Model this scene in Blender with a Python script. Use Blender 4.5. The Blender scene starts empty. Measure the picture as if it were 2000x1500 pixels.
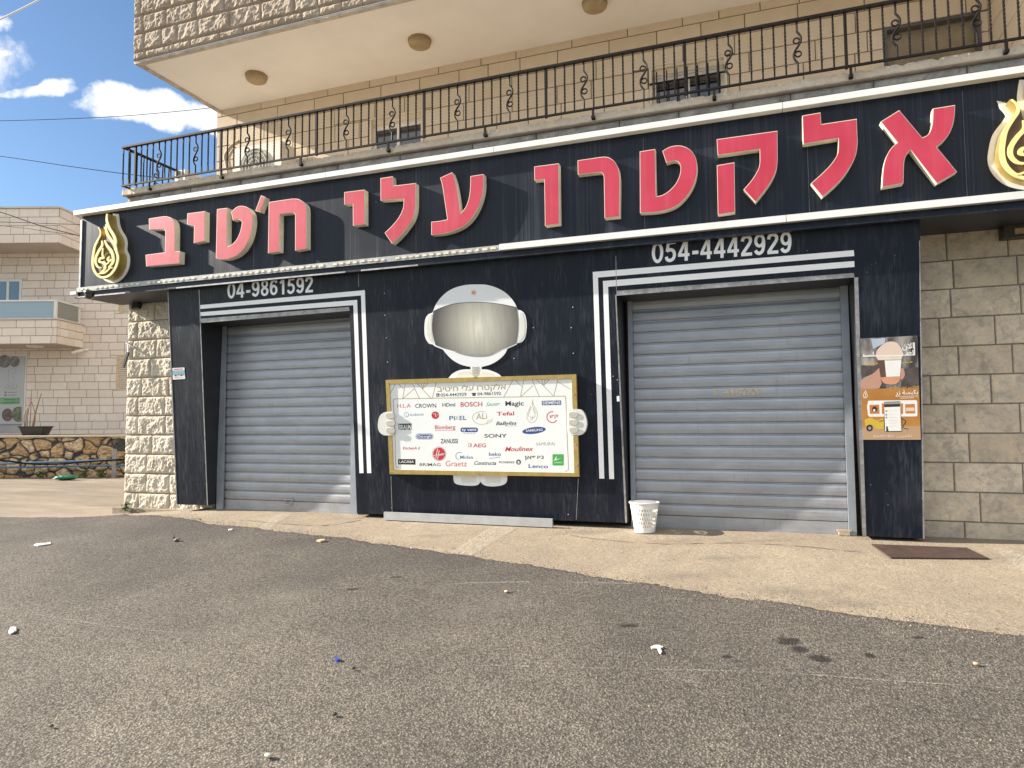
import bpy, bmesh, math, random
from mathutils import Vector, Matrix, noise
from mathutils.geometry import tessellate_polygon

# ------------------------------------------------------------------ camera
SC = bpy.context.scene
COL = SC.collection
YAW, PITCH, ROLL, FPX = math.radians(19.36770362), math.radians(3.35112798), math.radians(-0.43890253), 1317.41
EYE = Vector((0.0, -6.5, 1.03))
fwd = Vector((-math.sin(YAW) * math.cos(PITCH), math.cos(YAW) * math.cos(PITCH), math.sin(PITCH)))
rgt0 = Vector((math.cos(YAW), math.sin(YAW), 0.0))
up0 = rgt0.cross(fwd)
RGT = rgt0 * math.cos(ROLL) + up0 * math.sin(ROLL)
UPV = -rgt0 * math.sin(ROLL) + up0 * math.cos(ROLL)
cam = bpy.data.objects.new("camera", bpy.data.cameras.new("camera"))
COL.objects.link(cam)
cam.data.sensor_width = 36.0
cam.data.lens = 36.0 * FPX / 2000.0
cam.data.clip_start, cam.data.clip_end = 0.05, 4000.0
M3 = Matrix((RGT, UPV, -fwd)).transposed()
cam.matrix_world = Matrix.Translation(EYE) @ M3.to_4x4()
SC.camera = cam

# ------------------------------------------------------------------ light, sky, exposure
SUN_TO = Vector((-5.6, -1.0, 2.7)).normalized()
SUN_EL = math.asin(SUN_TO.z)
SUN_AZ = math.atan2(SUN_TO.x, SUN_TO.y)
sun = bpy.data.objects.new("sun", bpy.data.lights.new("sun", "SUN"))
COL.objects.link(sun)
sun.data.energy = 5.0
sun.data.angle = math.radians(0.5)
sun.data.color = (1.0, 0.92, 0.80)
sun.rotation_euler = SUN_TO.to_track_quat('Z', 'Y').to_euler()
SC.view_settings.view_transform = 'Standard'
SC.view_settings.look = 'None'
SC.view_settings.gamma = 1.0
SC.view_settings.exposure = 1.45


class N:
    """small node-tree helper"""
    def __init__(s, nt):
        s.nt = nt

    def new(s, t, **k):
        n = s.nt.nodes.new(t)
        for a, b in k.items():
            setattr(n, a, b)
        return n

    def link(s, a, b):
        s.nt.links.new(a, b)

    def put(s, sock, v):
        if v is None:
            return
        if hasattr(v, 'links'):
            s.link(v, sock)
        elif isinstance(v, (tuple, list)) and len(v) == 3 and sock.type == 'RGBA':
            sock.default_value = (*v, 1.0)
        else:
            sock.default_value = v

    def coord(s, kind='Object'):
        return s.new('ShaderNodeTexCoord').outputs[kind]

    def geo(s):
        return s.new('ShaderNodeNewGeometry').outputs['Position']

    def mapping(s, vec, scale=(1, 1, 1), loc=(0, 0, 0), rot=(0, 0, 0)):
        n = s.new('ShaderNodeMapping')
        s.link(vec, n.inputs[0])
        n.inputs[1].default_value = loc
        n.inputs[2].default_value = rot
        n.inputs[3].default_value = scale
        return n.outputs[0]

    def noise(s, vec, scale, detail=3.0, rough=0.55, dist=0.0, out=0):
        n = s.new('ShaderNodeTexNoise')
        s.link(vec, n.inputs['Vector'])
        n.inputs['Scale'].default_value = scale
        n.inputs['Detail'].default_value = detail
        n.inputs['Roughness'].default_value = rough
        n.inputs['Distortion'].default_value = dist
        return n.outputs[out]

    def voro(s, vec, scale, feature='F1', out='Distance', rnd=1.0):
        n = s.new('ShaderNodeTexVoronoi', feature=feature)
        s.link(vec, n.inputs['Vector'])
        n.inputs['Scale'].default_value = scale
        n.inputs['Randomness'].default_value = rnd
        return n.outputs[out]

    def ramp(s, fac, a, b, lo=0.0, hi=1.0, interp='LINEAR'):
        n = s.new('ShaderNodeMapRange', interpolation_type=interp)
        s.put(n.inputs[0], fac)
        n.inputs[1].default_value = a
        n.inputs[2].default_value = b
        n.inputs[3].default_value = lo
        n.inputs[4].default_value = hi
        return n.outputs[0]

    def math(s, op, a, b=None, c=None):
        n = s.new('ShaderNodeMath', operation=op)
        s.put(n.inputs[0], a)
        s.put(n.inputs[1], b)
        s.put(n.inputs[2], c)
        return n.outputs[0]

    def vmath(s, op, a, b=None, out=0):
        n = s.new('ShaderNodeVectorMath', operation=op)
        s.put(n.inputs[0], a)
        s.put(n.inputs[1], b)
        return n.outputs[out]

    def mix(s, fac, a, b, mode='MIX'):
        n = s.new('ShaderNodeMix', data_type='RGBA', blend_type=mode)
        s.put(n.inputs[0], fac)
        s.put(n.inputs[6], a)
        s.put(n.inputs[7], b)
        return n.outputs[2]

    def bump(s, h, strength=0.5, dist=0.01, normal=None):
        n = s.new('ShaderNodeBump')
        n.inputs['Strength'].default_value = strength
        n.inputs['Distance'].default_value = dist
        s.link(h, n.inputs['Height'])
        if normal is not None:
            s.link(normal, n.inputs['Normal'])
        return n.outputs[0]

    def attr(s, name):
        return s.new('ShaderNodeAttribute', attribute_name=name).outputs['Fac']


world = bpy.data.worlds.new("World")
SC.world = world
world.use_nodes = True
wn = N(world.node_tree)
bg = world.node_tree.nodes['Background']
sky = wn.new('ShaderNodeTexSky', sky_type='NISHITA')
sky.sun_disc = False
sky.sun_elevation = SUN_EL
sky.sun_rotation = SUN_AZ
sky.altitude = 200
sky.air_density = 1.0
sky.dust_density = 0.4
sky.ozone_density = 1.6
SKY_STR = 0.055
bg.inputs[1].default_value = SKY_STR


def pix_dir(u, v):
    return (RGT * ((u - 1000) / FPX) + UPV * (-(v - 750) / FPX) + fwd).normalized()


# broken cumulus in the sky: soft blobs round fixed directions, frayed by noise
gen = wn.coord('Generated')
warp = wn.noise(gen, 9.0, 5.0, 0.6, out=1)
wv = wn.vmath('SUBTRACT', warp, (0.5, 0.5, 0.5))
wv = wn.vmath('MULTIPLY', wv, (0.05, 0.05, 0.05))
dirv = wn.vmath('ADD', gen, wv)
fine = wn.noise(gen, 30.0, 7.0, 0.62)
clouds = None
H_AX = Vector((RGT.x, RGT.y, 0)).normalized()
for (u, v, ru, rv, wgt) in ((236, 208, 46, 26, 1.1), (318, 214, 34, 26, 1.1), (372, 228, 46, 26, 1.05), (190, 214, 30, 13, 0.85), (95, 176, 34, 10, 0.8), (280, 222, 60, 16, .9),
                            (122, 186, 24, 8, .65), (24, 172, 34, 6, .6), (-8, 44, 16, 12, .8), (6, 98, 16, 6, .7), (430, 244, 40, 22, 1.05),
                            (-420, 120, 200, 50, 1.0), (-700, -60, 240, 80, 1.1), (700, -420, 240, 70, .9), (2600, 100, 320, 70, 1.0)):
    c = pix_dir(u, v)
    a = H_AX
    b = c.cross(a).normalized()
    d = wn.vmath('SUBTRACT', dirv, tuple(c))
    da = wn.math('DIVIDE', wn.vmath('DOT_PRODUCT', d, tuple(a), out=1), ru / FPX)
    db = wn.math('DIVIDE', wn.vmath('DOT_PRODUCT', d, tuple(b), out=1), rv / FPX)
    dc = wn.math('MULTIPLY', wn.vmath('DOT_PRODUCT', d, tuple(c), out=1), 3.0)
    r2 = wn.math('ADD', wn.math('MULTIPLY', da, da), wn.math('MULTIPLY', db, db))
    r2 = wn.math('ADD', r2, wn.math('MULTIPLY', dc, dc))
    m = wn.ramp(r2, 1.9, 0.0, 0.0, wgt, 'SMOOTHSTEP')
    clouds = m if clouds is None else wn.math('MAXIMUM', clouds, m)
# unseen bank of bright cloud behind the viewer, added to fill the facade's shade
for (d, r) in (((0.45, -0.75, 0.75), 0.55), ((-0.5, -0.8, 0.72), 0.5), ((0.1, -0.35, 1.0), 0.4), ((0.9, -0.2, 0.7), 0.45)):
    dd = Vector(d).normalized()
    q = wn.vmath('DOT_PRODUCT', dirv, tuple(dd), out=1)
    clouds = wn.math('MAXIMUM', clouds, wn.ramp(q, math.cos(r * 1.35), math.cos(r * 0.5), 0.0, 1.15, 'SMOOTHSTEP'))
cl = wn.math('ADD', clouds, wn.ramp(fine, 0.25, 0.75, -0.45, 0.45))
cl = wn.ramp(cl, 0.28, 0.98, 0.0, 0.93, 'SMOOTHSTEP')
CLOUD = 1.0 / SKY_STR * 0.46
skyt = wn.mix(1.0, sky.outputs[0], (0.80, 0.93, 1.05), 'MULTIPLY')
skyc = wn.mix(cl, skyt, (CLOUD * 1.0, CLOUD * 1.0, CLOUD * 1.02))
wn.link(skyc, bg.inputs[0])

# ------------------------------------------------------------------ pixel rays to real planes
def ray(u, v):
    return RGT * ((u - 1000) / FPX) + UPV * (-(v - 750) / FPX) + fwd


def at(u, v, pl):
    n, k = pl
    d = ray(u, v)
    return EYE + d * ((k - n.dot(EYE)) / n.dot(d))


def PY(y):
    return (Vector((0, 1, 0)), y)


def PX(x):
    return (Vector((1, 0, 0)), x)


def PZ(z):
    return (Vector((0, 0, 1)), z)


LEAN = 0.11
CLAD_TOP = 2.73


def PC(d=0.0):
    """the leaning face of the black cladding, d metres in front of it"""
    return (Vector((0, 1, LEAN)), LEAN * CLAD_TOP - d)


FH = Vector((-math.sin(YAW), math.cos(YAW), 0))
RH = Vector((math.cos(YAW), math.sin(YAW), 0))


def PF(b):
    """upright plane facing the camera b metres ahead (the neighbour's house stands square to the view)"""
    return (FH, FH.dot(EYE) + b)


def gz(x, y):
    z = 0.08 * min(y - 0.46, 0.0)
    t = max(0.0, min(2.0, -6.4 - x))
    z -= 0.075 * t * max(0.0, min(1.0, (y + 3.0) / 3.0))
    if y > 0.46:
        z += 0.004 * min(y - 0.46, 30.0)
    return z


def atg(u, v, dz=0.0):
    p = at(u, v, PZ(-0.1))
    for _ in range(30):
        p = at(u, v, PZ(gz(p.x, p.y) + dz))
    return p


# ------------------------------------------------------------------ mesh building
class MB:
    def __init__(s):
        s.v, s.f, s.m, s.t = [], [], [], []

    def vert(s, p):
        s.v.append(Vector(p))
        return len(s.v) - 1

    def face(s, idx, mat=0, tint=0.5):
        s.f.append(list(idx))
        s.m.append(mat)
        s.t.append(tint)

    def poly(s, pts, mat=0, tint=0.5):
        s.face([s.vert(p) for p in pts], mat, tint)

    def box(s, lo, hi, mat=0, tint=0.5, axes=None, org=None):
        ax = axes or (Vector((1, 0, 0)), Vector((0, 1, 0)), Vector((0, 0, 1)))
        o = Vector(org) if org else Vector((0, 0, 0))
        c = []
        for k in (lo[2], hi[2]):
            for j in (lo[1], hi[1]):
                for i in (lo[0], hi[0]):
                    c.append(s.vert(o + ax[0] * i + ax[1] * j + ax[2] * k))
        for q in ((0, 2, 3, 1), (4, 5, 7, 6), (0, 1, 5, 4), (2, 6, 7, 3), (0, 4, 6, 2), (1, 3, 7, 5)):
            s.face([c[i] for i in q], mat, tint)

    def prism(s, pts, d, mat=0, side=None, cap=True, back=True, holes=(), tint=0.5):
        """outline pts (3-D, front) extruded along d"""
        d = Vector(d)
        side = mat if side is None else side
        loops = [list(map(Vector, pts))] + [list(map(Vector, h)) for h in holes]
        flat = [p for l in loops for p in l]
        i0 = len(s.v)
        s.v += [p.copy() for p in flat]
        i1 = len(s.v)
        s.v += [p + d for p in flat]
        if cap:
            for t in tessellate_polygon(loops):
                s.face([i0 + i for i in t], mat, tint)
                if back:
                    s.face([i1 + i for i in reversed(t)], mat, tint)
        k = 0
        for l in loops:
            n = len(l)
            for i in range(n):
                j = (i + 1) % n
                s.face([i0 + k + i, i0 + k + j, i1 + k + j, i1 + k + i], side, tint)
            k += n

    def sheet(s, pts, holes=(), mat=0, tint=0.5):
        loops = [list(map(Vector, pts))] + [list(map(Vector, h)) for h in holes]
        flat = [p for l in loops for p in l]
        i0 = len(s.v)
        s.v += [p.copy() for p in flat]
        for t in tessellate_polygon(loops):
            s.face([i0 + i for i in t], mat, tint)

    def tube(s, path, r, seg=8, mat=0, cap=True, closed=False):
        path = [Vector(p) for p in path]
        n = len(path)
        rr = r if isinstance(r, (list, tuple)) else [r] * n
        rings = []
        prev = None
        for i, p in enumerate(path):
            a = path[(i - 1) % n] if (i > 0 or closed) else p
            b = path[(i + 1) % n] if (i < n - 1 or closed) else p
            t = (b - a).normalized()
            if prev is None:
                ref = Vector((0, 0, 1)) if abs(t.z) < 0.9 else Vector((1, 0, 0))
                x = t.cross(ref).normalized()
            else:
                x = (prev - t * prev.dot(t)).normalized()
            prev = x
            y = t.cross(x)
            rings.append([s.vert(p + (x * math.cos(2 * math.pi * k / seg) + y * math.sin(2 * math.pi * k / seg)) * rr[i]) for k in range(seg)])
        for i in range(n if closed else n - 1):
            A, B = rings[i], rings[(i + 1) % n]
            for k in range(seg):
                l = (k + 1) % seg
                s.face([A[k], A[l], B[l], B[k]], mat)
        if cap and not closed:
            s.face(list(reversed(rings[0])), mat)
            s.face(rings[-1], mat)

    def lathe(s, org, prof, seg=40, mat=0, axis=None):
        o = Vector(org)
        rings = []
        for (r, z) in prof:
            rings.append([s.vert(o + Vector((r * math.cos(2 * math.pi * k / seg), r * math.sin(2 * math.pi * k / seg), z))) for k in range(seg)])
        for A, B in zip(rings, rings[1:]):
            for k in range(seg):
                l = (k + 1) % seg
                s.face([A[k], A[l], B[l], B[k]], mat)

    def bar(s, a, b, w, d, mat=0, upv=(0, 0, 1)):
        a, b = Vector(a), Vector(b)
        t = (b - a)
        L = t.length
        t.normalize()
        upv = Vector(upv)
        if abs(t.dot(upv)) > 0.95:
            upv = Vector((0, 1, 0))
        x = t.cross(upv).normalized()
        y = x.cross(t)
        s.box((-w / 2, -d / 2, 0), (w / 2, d / 2, L), mat, axes=(x, y, t), org=a)

    def build(s, name, mats, parent=None, smooth=False, kind=None):
        me = bpy.data.meshes.new(name)
        off = parent.matrix_world_loc if False else (root_loc(parent) if parent else Vector((0, 0, 0)))
        me.from_pydata([tuple(p - off) for p in s.v], [], s.f)
        mats = mats if isinstance(mats, (list, tuple)) else [mats]
        for m in mats:
            me.materials.append(m)
        me.polygons.foreach_set('material_index', s.m)
        a = me.attributes.new('tint', 'FLOAT', 'FACE')
        a.data.foreach_set('value', s.t)
        if smooth:
            me.polygons.foreach_set('use_smooth', [True] * len(me.polygons))
        me.update()
        o = bpy.data.objects.new(name, me)
        COL.objects.link(o)
        if parent:
            o.parent = parent
        if kind:
            o['kind'] = kind
        return o


def root_loc(o):
    p = Vector((0, 0, 0))
    while o:
        p = p + Vector(o.location)
        o = o.parent
    return p


def thing(name, label, cat, loc=(0, 0, 0), group=None):
    o = bpy.data.objects.new(name, None)
    o.empty_display_size = 0.1
    COL.objects.link(o)
    o.location = loc
    tag(o, label, cat, group)
    return o


def tag(o, label, cat, group=None):
    o['label'] = label
    o['category'] = cat
    if group:
        o['group'] = group
    return o


def copy_part(o, parent, loc):
    c = o.copy()
    COL.objects.link(c)
    c.parent = parent
    c.location = loc
    return c


# ------------------------------------------------------------------ 2-D outlines
def curve(pts, n=7):
    """outline from (x, y) corners and (x, y, 1) smooth points"""
    P = [(p[0], p[1]) for p in pts]
    S = [len(p) > 2 for p in pts]
    out = []
    k = len(P)
    for i in range(k):
        j = (i + 1) % k
        out.append(P[i])
        if S[i] or S[j]:
            p0 = P[i - 1] if S[i] else P[i]
            p3 = P[(j + 1) % k] if S[j] else P[j]
            for q in range(1, n):
                t = q / n
                t2, t3 = t * t, t * t * t
                c = []
                for a in (0, 1):
                    c.append(0.5 * (2 * P[i][a] + (-p0[a] + P[j][a]) * t + (2 * p0[a] - 5 * P[i][a] + 4 * P[j][a] - p3[a]) * t2 + (-p0[a] + 3 * P[i][a] - 3 * P[j][a] + p3[a]) * t3))
                out.append(tuple(c))
    return out


def line(pts, n=7):
    """open smooth polyline through the points"""
    P = list(pts)
    out = []
    for i in range(len(P) - 1):
        p0 = P[i - 1] if i else P[i]
        p1, p2 = P[i], P[i + 1]
        p3 = P[i + 2] if i + 2 < len(P) else P[i + 1]
        for q in range(n):
            t = q / n
            out.append(tuple(0.5 * (2 * p1[a] + (-p0[a] + p2[a]) * t + (2 * p0[a] - 5 * p1[a] + 4 * p2[a] - p3[a]) * t * t + (-p0[a] + 3 * p1[a] - 3 * p2[a] + p3[a]) * t ** 3) for a in (0, 1)))
    out.append(tuple(P[-1]))
    return out


def stroke(pts, w, taper=None, n=7):
    """outline of a brush stroke of width w along pts; taper = list of width factors"""
    L = line(pts, n)
    k = len(L)
    left, right = [], []
    for i, p in enumerate(L):
        a = L[max(0, i - 1)]
        b = L[min(k - 1, i + 1)]
        dx, dy = b[0] - a[0], b[1] - a[1]
        l = math.hypot(dx, dy) or 1.0
        f = 1.0
        if taper:
            t = i / (k - 1) * (len(taper) - 1)
            q = min(int(t), len(taper) - 2)
            f = taper[q] * (1 - t + q) + taper[q + 1] * (t - q)
        h = w * f / 2
        left.append((p[0] - dy / l * h, p[1] + dx / l * h))
        right.append((p[0] + dy / l * h, p[1] - dx / l * h))
    return left + right[::-1]


def inset(pts, d):
    """offset an outline inward by d (2-D)"""
    area = sum(pts[i][0] * pts[(i + 1) % len(pts)][1] - pts[(i + 1) % len(pts)][0] * pts[i][1] for i in range(len(pts)))
    sg = 1 if area > 0 else -1
    out = []
    n = len(pts)
    for i in range(n):
        p, a, b = pts[i], pts[i - 1], pts[(i + 1) % n]
        e1 = Vector((p[0] - a[0], p[1] - a[1]))
        e2 = Vector((b[0] - p[0], b[1] - p[1]))
        if e1.length < 1e-9 or e2.length < 1e-9:
            e1 = e1 if e1.length > 1e-9 else e2
            e2 = e2 if e2.length > 1e-9 else e1
        n1 = Vector((-e1.y, e1.x)).normalized() * sg
        n2 = Vector((-e2.y, e2.x)).normalized() * sg
        m = n1 + n2
        m = m / max(0.35, m.length_squared / 2) if m.length > 1e-6 else n1
        out.append((p[0] + m.x * d, p[1] + m.y * d))
    return out


def ellipse(cx, cy, rx, ry, n=28, rot=0.0, a0=0.0, a1=360.0):
    o = []
    full = abs(a1 - a0) >= 359.9
    for i in range(n if full else n + 1):
        t = math.radians(a0 + (a1 - a0) * i / n)
        x, y = rx * math.cos(t), ry * math.sin(t)
        o.append((cx + x * math.cos(rot) - y * math.sin(rot), cy + x * math.sin(rot) + y * math.cos(rot)))
    return o


def rrect(x0, y0, x1, y1, r):
    o = []
    for (cx, cy, a) in ((x1 - r, y1 - r, 0), (x0 + r, y1 - r, 90), (x0 + r, y0 + r, 180), (x1 - r, y0 + r, 270)):
        for i in range(5):
            t = math.radians(a + 22.5 * i)
            o.append((cx + r * math.cos(t), cy + r * math.sin(t)))
    return o


def glyphs(body, bold=0.0, shear=0.0, builtin=False):
    c = bpy.data.curves.new('text', 'FONT')
    c.body = body
    c.offset = min(bold, 0.016)
    c.shear = shear
    c.resolution_u = 4
    o = bpy.data.objects.new('text', c)
    COL.objects.link(o)
    me = bpy.data.meshes.new_from_object(o.evaluated_get(bpy.context.evaluated_depsgraph_get()))
    vs = [(v.co.x, v.co.y) for v in me.vertices]
    fs = [list(p.vertices) for p in me.polygons]
    bpy.data.objects.remove(o)
    bpy.data.curves.remove(c)
    bpy.data.meshes.remove(me)
    return vs, fs


def write(mb, body, uL, vL, uR, vR, h, pl, mat=0, bold=0.0, shear=0.0, cap=0.727, builtin=False):
    """flat lettering: baseline from pixel (uL,vL) to (uR,vR) on plane pl, capitals h pixels tall"""
    vs, fs = glyphs(body, bold, shear, builtin)
    if not vs:
        return
    x0, x1 = min(v[0] for v in vs), max(v[0] for v in vs)
    i0 = len(mb.v)
    for x, y in vs:
        t = (x - x0) / (x1 - x0)
        mb.v.append(at(uL + (uR - uL) * t, vL + (vR - vL) * t - y / cap * h, pl))
    for f in fs:
        mb.face([i0 + i for i in f], mat)


DIGITS = {
    '0': ([('ring', .30, .5, .30, .51, .135, .35)], .62),
    '1': ([('s', [(.34, 0), (.34, 1.0)], .17), ('s', [(.36, .95), (.26, .84), (.10, .72)], .15)], .58),
    '2': ([('c', [(.085, .70), (.12, .84), (.29, .925), (.46, .85), (.50, .71), (.42, .54), (.22, .28), (.08, .09)], .165), ('s', [(.02, .075), (.585, .075)], .155)], .62),
    '4': ([('s', [(.425, 0), (.425, 1.0)], .165), ('s', [(.40, .97), (.075, .33)], .15), ('s', [(.0, .285), (.60, .285)], .15)], .64),
    '5': ([('s', [(.555, .92), (.115, .92)], .155), ('s', [(.185, .96), (.115, .50)], .155), ('c', [(.10, .53), (.27, .585), (.44, .51), (.495, .33), (.43, .15), (.27, .075), (.12, .13), (.075, .26)], .16)], .62),
    '6': ([('ring', .305, .325, .28, .325, .12, .175), ('c', [(.10, .30), (.10, .60), (.17, .84), (.32, .925), (.46, .87), (.51, .77)], .165)], .62),
    '8': ([('ring', .30, .745, .255, .265, .10, .12), ('ring', .30, .275, .29, .285, .125, .14)], .62),
    '9': ([('ring', .295, .675, .28, .325, .12, .175), ('c', [(.50, .70), (.50, .40), (.43, .16), (.28, .075), (.14, .13), (.09, .23)], .165)], .62),
    '-': ([('s', [(.04, .36), (.36, .36)], .17)], .40),
}


def number(mb, body, uL, vL, uR, vR, h, d):
    """bold grotesque figures, built stroke by stroke, on the leaning cladding d metres in front of it"""
    total = sum(DIGITS[c][1] + .06 for c in body) - .06
    x = 0.0
    k = 0
    for c in body:
        parts, adv = DIGITS[c]
        for q in parts:
            k += 1

            def T(P):
                o = []
                for a, b_ in P:
                    t = (x + a) / total
                    o.append(at(uL + (uR - uL) * t, vL + (vR - vL) * t - b_ * h, PC(d + 0.00025 * (k % 3))))
                return o
            if q[0] == 'ring':
                mb.prism(T(ellipse(q[1], q[2], q[3], q[4], 32)), EY * 0.001, holes=[T(ellipse(q[1], q[2], q[5], q[6], 32))], back=False)
            else:
                mb.prism(T(stroke(q[1], q[2], None, 6 if q[0] == 'c' else 1)), EY * 0.001, back=False)
        x += adv + .06


# ------------------------------------------------------------------ materials
MATS = {}


def mat(name, fn=None, color=(0.5, 0.5, 0.5), rough=0.6, metal=0.0, spec=0.5, coat=0.0):
    if name in MATS:
        return MATS[name]
    m = bpy.data.materials.new(name)
    m.use_nodes = True
    n = N(m.node_tree)
    b = m.node_tree.nodes['Principled BSDF']
    b.inputs['Base Color'].default_value = (*color, 1)
    b.inputs['Roughness'].default_value = rough
    b.inputs['Metallic'].default_value = metal
    b.inputs['Specular IOR Level'].default_value = spec
    if coat:
        b.inputs['Coat Weight'].default_value = coat
    if fn:
        fn(n, b)
    MATS[name] = m
    return m


def worn(color, rough=0.5, var=0.25, scale=6.0, metal=0.0, dust=(0.35, 0.32, 0.28), dustamt=0.15, bump=0.0, spec=0.5):
    def fn(n, b):
        p = n.geo()
        a = n.noise(p, scale, 5.0, 0.6)
        f = n.noise(p, scale * 9, 4.0, 0.6)
        dark = tuple(c * (1 - var) for c in color)
        lite = tuple(min(1, c * (1 + var)) for c in color)
        c = n.mix(n.ramp(a, 0.3, 0.7), dark, lite)
        c = n.mix(n.ramp(f, 0.45, 0.8, 0, dustamt), c, dust)
        n.link(c, b.inputs['Base Color'])
        n.link(n.ramp(f, 0.3, 0.7, rough * 0.85, min(1, rough * 1.15)), b.inputs['Roughness'])
        b.inputs['Metallic'].default_value = metal
        b.inputs['Specular IOR Level'].default_value = spec
        if bump:
            n.link(n.bump(f, bump, 0.004), b.inputs['Normal'])
    return fn


def stone(cols, joint=None, fine=60.0, bump=0.5, stain=(0.2, 0.17, 0.14), stainamt=0.3, rough=0.9, streak=False, bd=0.006):
    def fn(n, b):
        p = n.geo()
        t = n.attr('tint')
        c = n.mix(t, cols[0], cols[1])
        n1 = n.noise(p, 5.0, 6.0, 0.65, 0.4)
        n2 = n.noise(p, 26.0, 5.0, 0.65)
        n3 = n.noise(p, fine, 4.0, 0.7)
        c = n.mix(n.ramp(n1, 0.4, 0.72, 0, stainamt), c, stain)
        if len(cols) > 2:
            c = n.mix(n.ramp(n2, 0.48, 0.66, 0, 0.6), c, cols[2])
        if len(cols) > 3:
            c = n.mix(n.ramp(n.noise(p, 11.0, 5.0, 0.7, 0.8), 0.5, 0.66, 0, 0.65), c, cols[3])
        c = n.mix(n.ramp(n3, 0.35, 0.75, 0, 0.35), c, tuple(k * 0.55 for k in cols[0]))
        n.link(c, b.inputs['Base Color'])
        b.inputs['Roughness'].default_value = rough
        b.inputs['Specular IOR Level'].default_value = 0.25
        h = n.math('ADD', n.math('MULTIPLY', n2, 0.6), n.math('MULTIPLY', n3, 0.5))
        if streak:
            s = n.noise(n.mapping(p, (30, 30, 90), rot=(0, 0.5, 0)), 1.0, 3.0, 0.6)
            h = n.math('ADD', h, n.math('MULTIPLY', s, 0.5))
        n.link(n.bump(h, bump, bd), b.inputs['Normal'])
    return fn


def black_panel(n, b):
    """black aluminium panel with a film of rain-streaked dust"""
    p = n.geo()
    st = n.noise(n.mapping(p, (52, 52, 0.45)), 1.0, 4.0, 0.65)
    st2 = n.noise(n.mapping(p, (7, 7, 0.7)), 1.0, 4.0, 0.6)
    big = n.noise(p, 1.3, 4.0, 0.6)
    d = n.math('MULTIPLY', n.ramp(st, 0.42, 0.70), n.ramp(st2, 0.36, 0.66))
    d = n.math('ADD', n.math('MULTIPLY', d, 0.75), n.ramp(big, 0.42, 0.75, 0.0, 0.3))
    c = n.mix(n.ramp(d, 0.12, 0.95, 0.0, 0.22), (0.0048, 0.0085, 0.0185), (0.18, 0.195, 0.23))
    spk = n.voro(p, 14.0)
    spm = n.math('MULTIPLY', n.ramp(spk, 0.07, 0.03), n.ramp(n.noise(p, 2.2, 2.0), 0.56, 0.62))
    c = n.mix(n.math('MULTIPLY', spm, 0.5), c, (0.55, 0.55, 0.55))
    n.link(c, b.inputs['Base Color'])
    n.link(n.ramp(d, 0.0, 0.9, 0.36, 0.54), b.inputs['Roughness'])
    b.inputs['Specular IOR Level'].default_value = 0.28
    n.link(n.ramp(d, 0.0, 0.9, 0.02, 0.22), b.inputs['Sheen Weight'])
    b.inputs['Sheen Roughness'].default_value = 0.35
    n.link(n.bump(n.noise(p, 1.1, 2.0), 0.12, 0.02), b.inputs['Normal'])


def red_face(n, b):
    p = n.geo()
    a = n.noise(p, 2.2, 3.0)
    s = n.noise(n.mapping(p, (18, 18, 1.0)), 1.0, 4.0, 0.6)
    z = n.noise(p, 60.0, 2.0)
    c = n.mix(n.ramp(a, 0.35, 0.65), (0.46, 0.024, 0.055), (0.53, 0.038, 0.080))
    c = n.mix(n.ramp(s, 0.5, 0.8, 0, 0.16), c, (0.56, 0.24, 0.28))
    n.link(c, b.inputs['Base Color'])
    n.link(n.ramp(z, 0.3, 0.7, 0.38, 0.5), b.inputs['Roughness'])


def shutter_paint(n, b):
    p = n.geo()
    a = n.noise(n.mapping(p, (2.2, 2.2, 7)), 1.0, 5.0, 0.65)
    s = n.noise(n.mapping(p, (26, 26, 2)), 1.0, 4.0, 0.7)
    f = n.noise(p, 90.0, 3.0, 0.6)
    c = n.mix(n.ramp(a, 0.35, 0.7), (0.345, 0.36, 0.40), (0.45, 0.46, 0.495))
    c = n.mix(n.math('MULTIPLY', n.ramp(s, 0.58, 0.8, 0, 0.55), n.ramp(a, 0.4, 0.65)), c, (0.13, 0.115, 0.10))
    c = n.mix(n.ramp(f, 0.6, 0.8, 0, 0.2), c, (0.20, 0.18, 0.16))
    k = n.new('ShaderNodeSeparateXYZ')
    n.link(p, k.inputs[0])
    lowd = n.math('MULTIPLY', n.ramp(k.outputs[2], 0.55, 0.0), n.ramp(n.noise(p, 4.0, 5.0, 0.7), 0.35, 0.7))
    c = n.mix(n.math('MULTIPLY', lowd, 0.5), c, (0.24, 0.205, 0.16))
    scr = n.noise(n.mapping(p, (3, 3, 60)), 1.0, 4.0, 0.7)
    c = n.mix(n.math('MULTIPLY', n.ramp(scr, 0.62, 0.7), n.ramp(n.noise(p, 2.0, 2.0), 0.5, 0.6, 0, 0.6)), c, (0.10, 0.10, 0.105))
    n.link(c, b.inputs['Base Color'])
    n.link(n.ramp(f, 0.3, 0.7, 0.34, 0.48), b.inputs['Roughness'])
    b.inputs['Metallic'].default_value = 0.45


STAINS = [(1538, 1250, .075, .035), (1562, 1266, .055, .022), (1604, 1286, .065, .032), (1226, 1220, .07, .014), (1700, 1279, .03, .015),
          (1795, 1243, .05, .018), (690, 1150, .05, .014), (775, 1127, .06, .014), (1420, 1281, .03, .010)]
PALE = [(465, 1235, .42, .10), (560, 1165, .30, .12), (290, 1290, .55, .10), (1385, 1270, .10, .05), (1740, 1232, .1, .06), (860, 1148, .08, .05), (950, 1185, .35, .12)]


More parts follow.
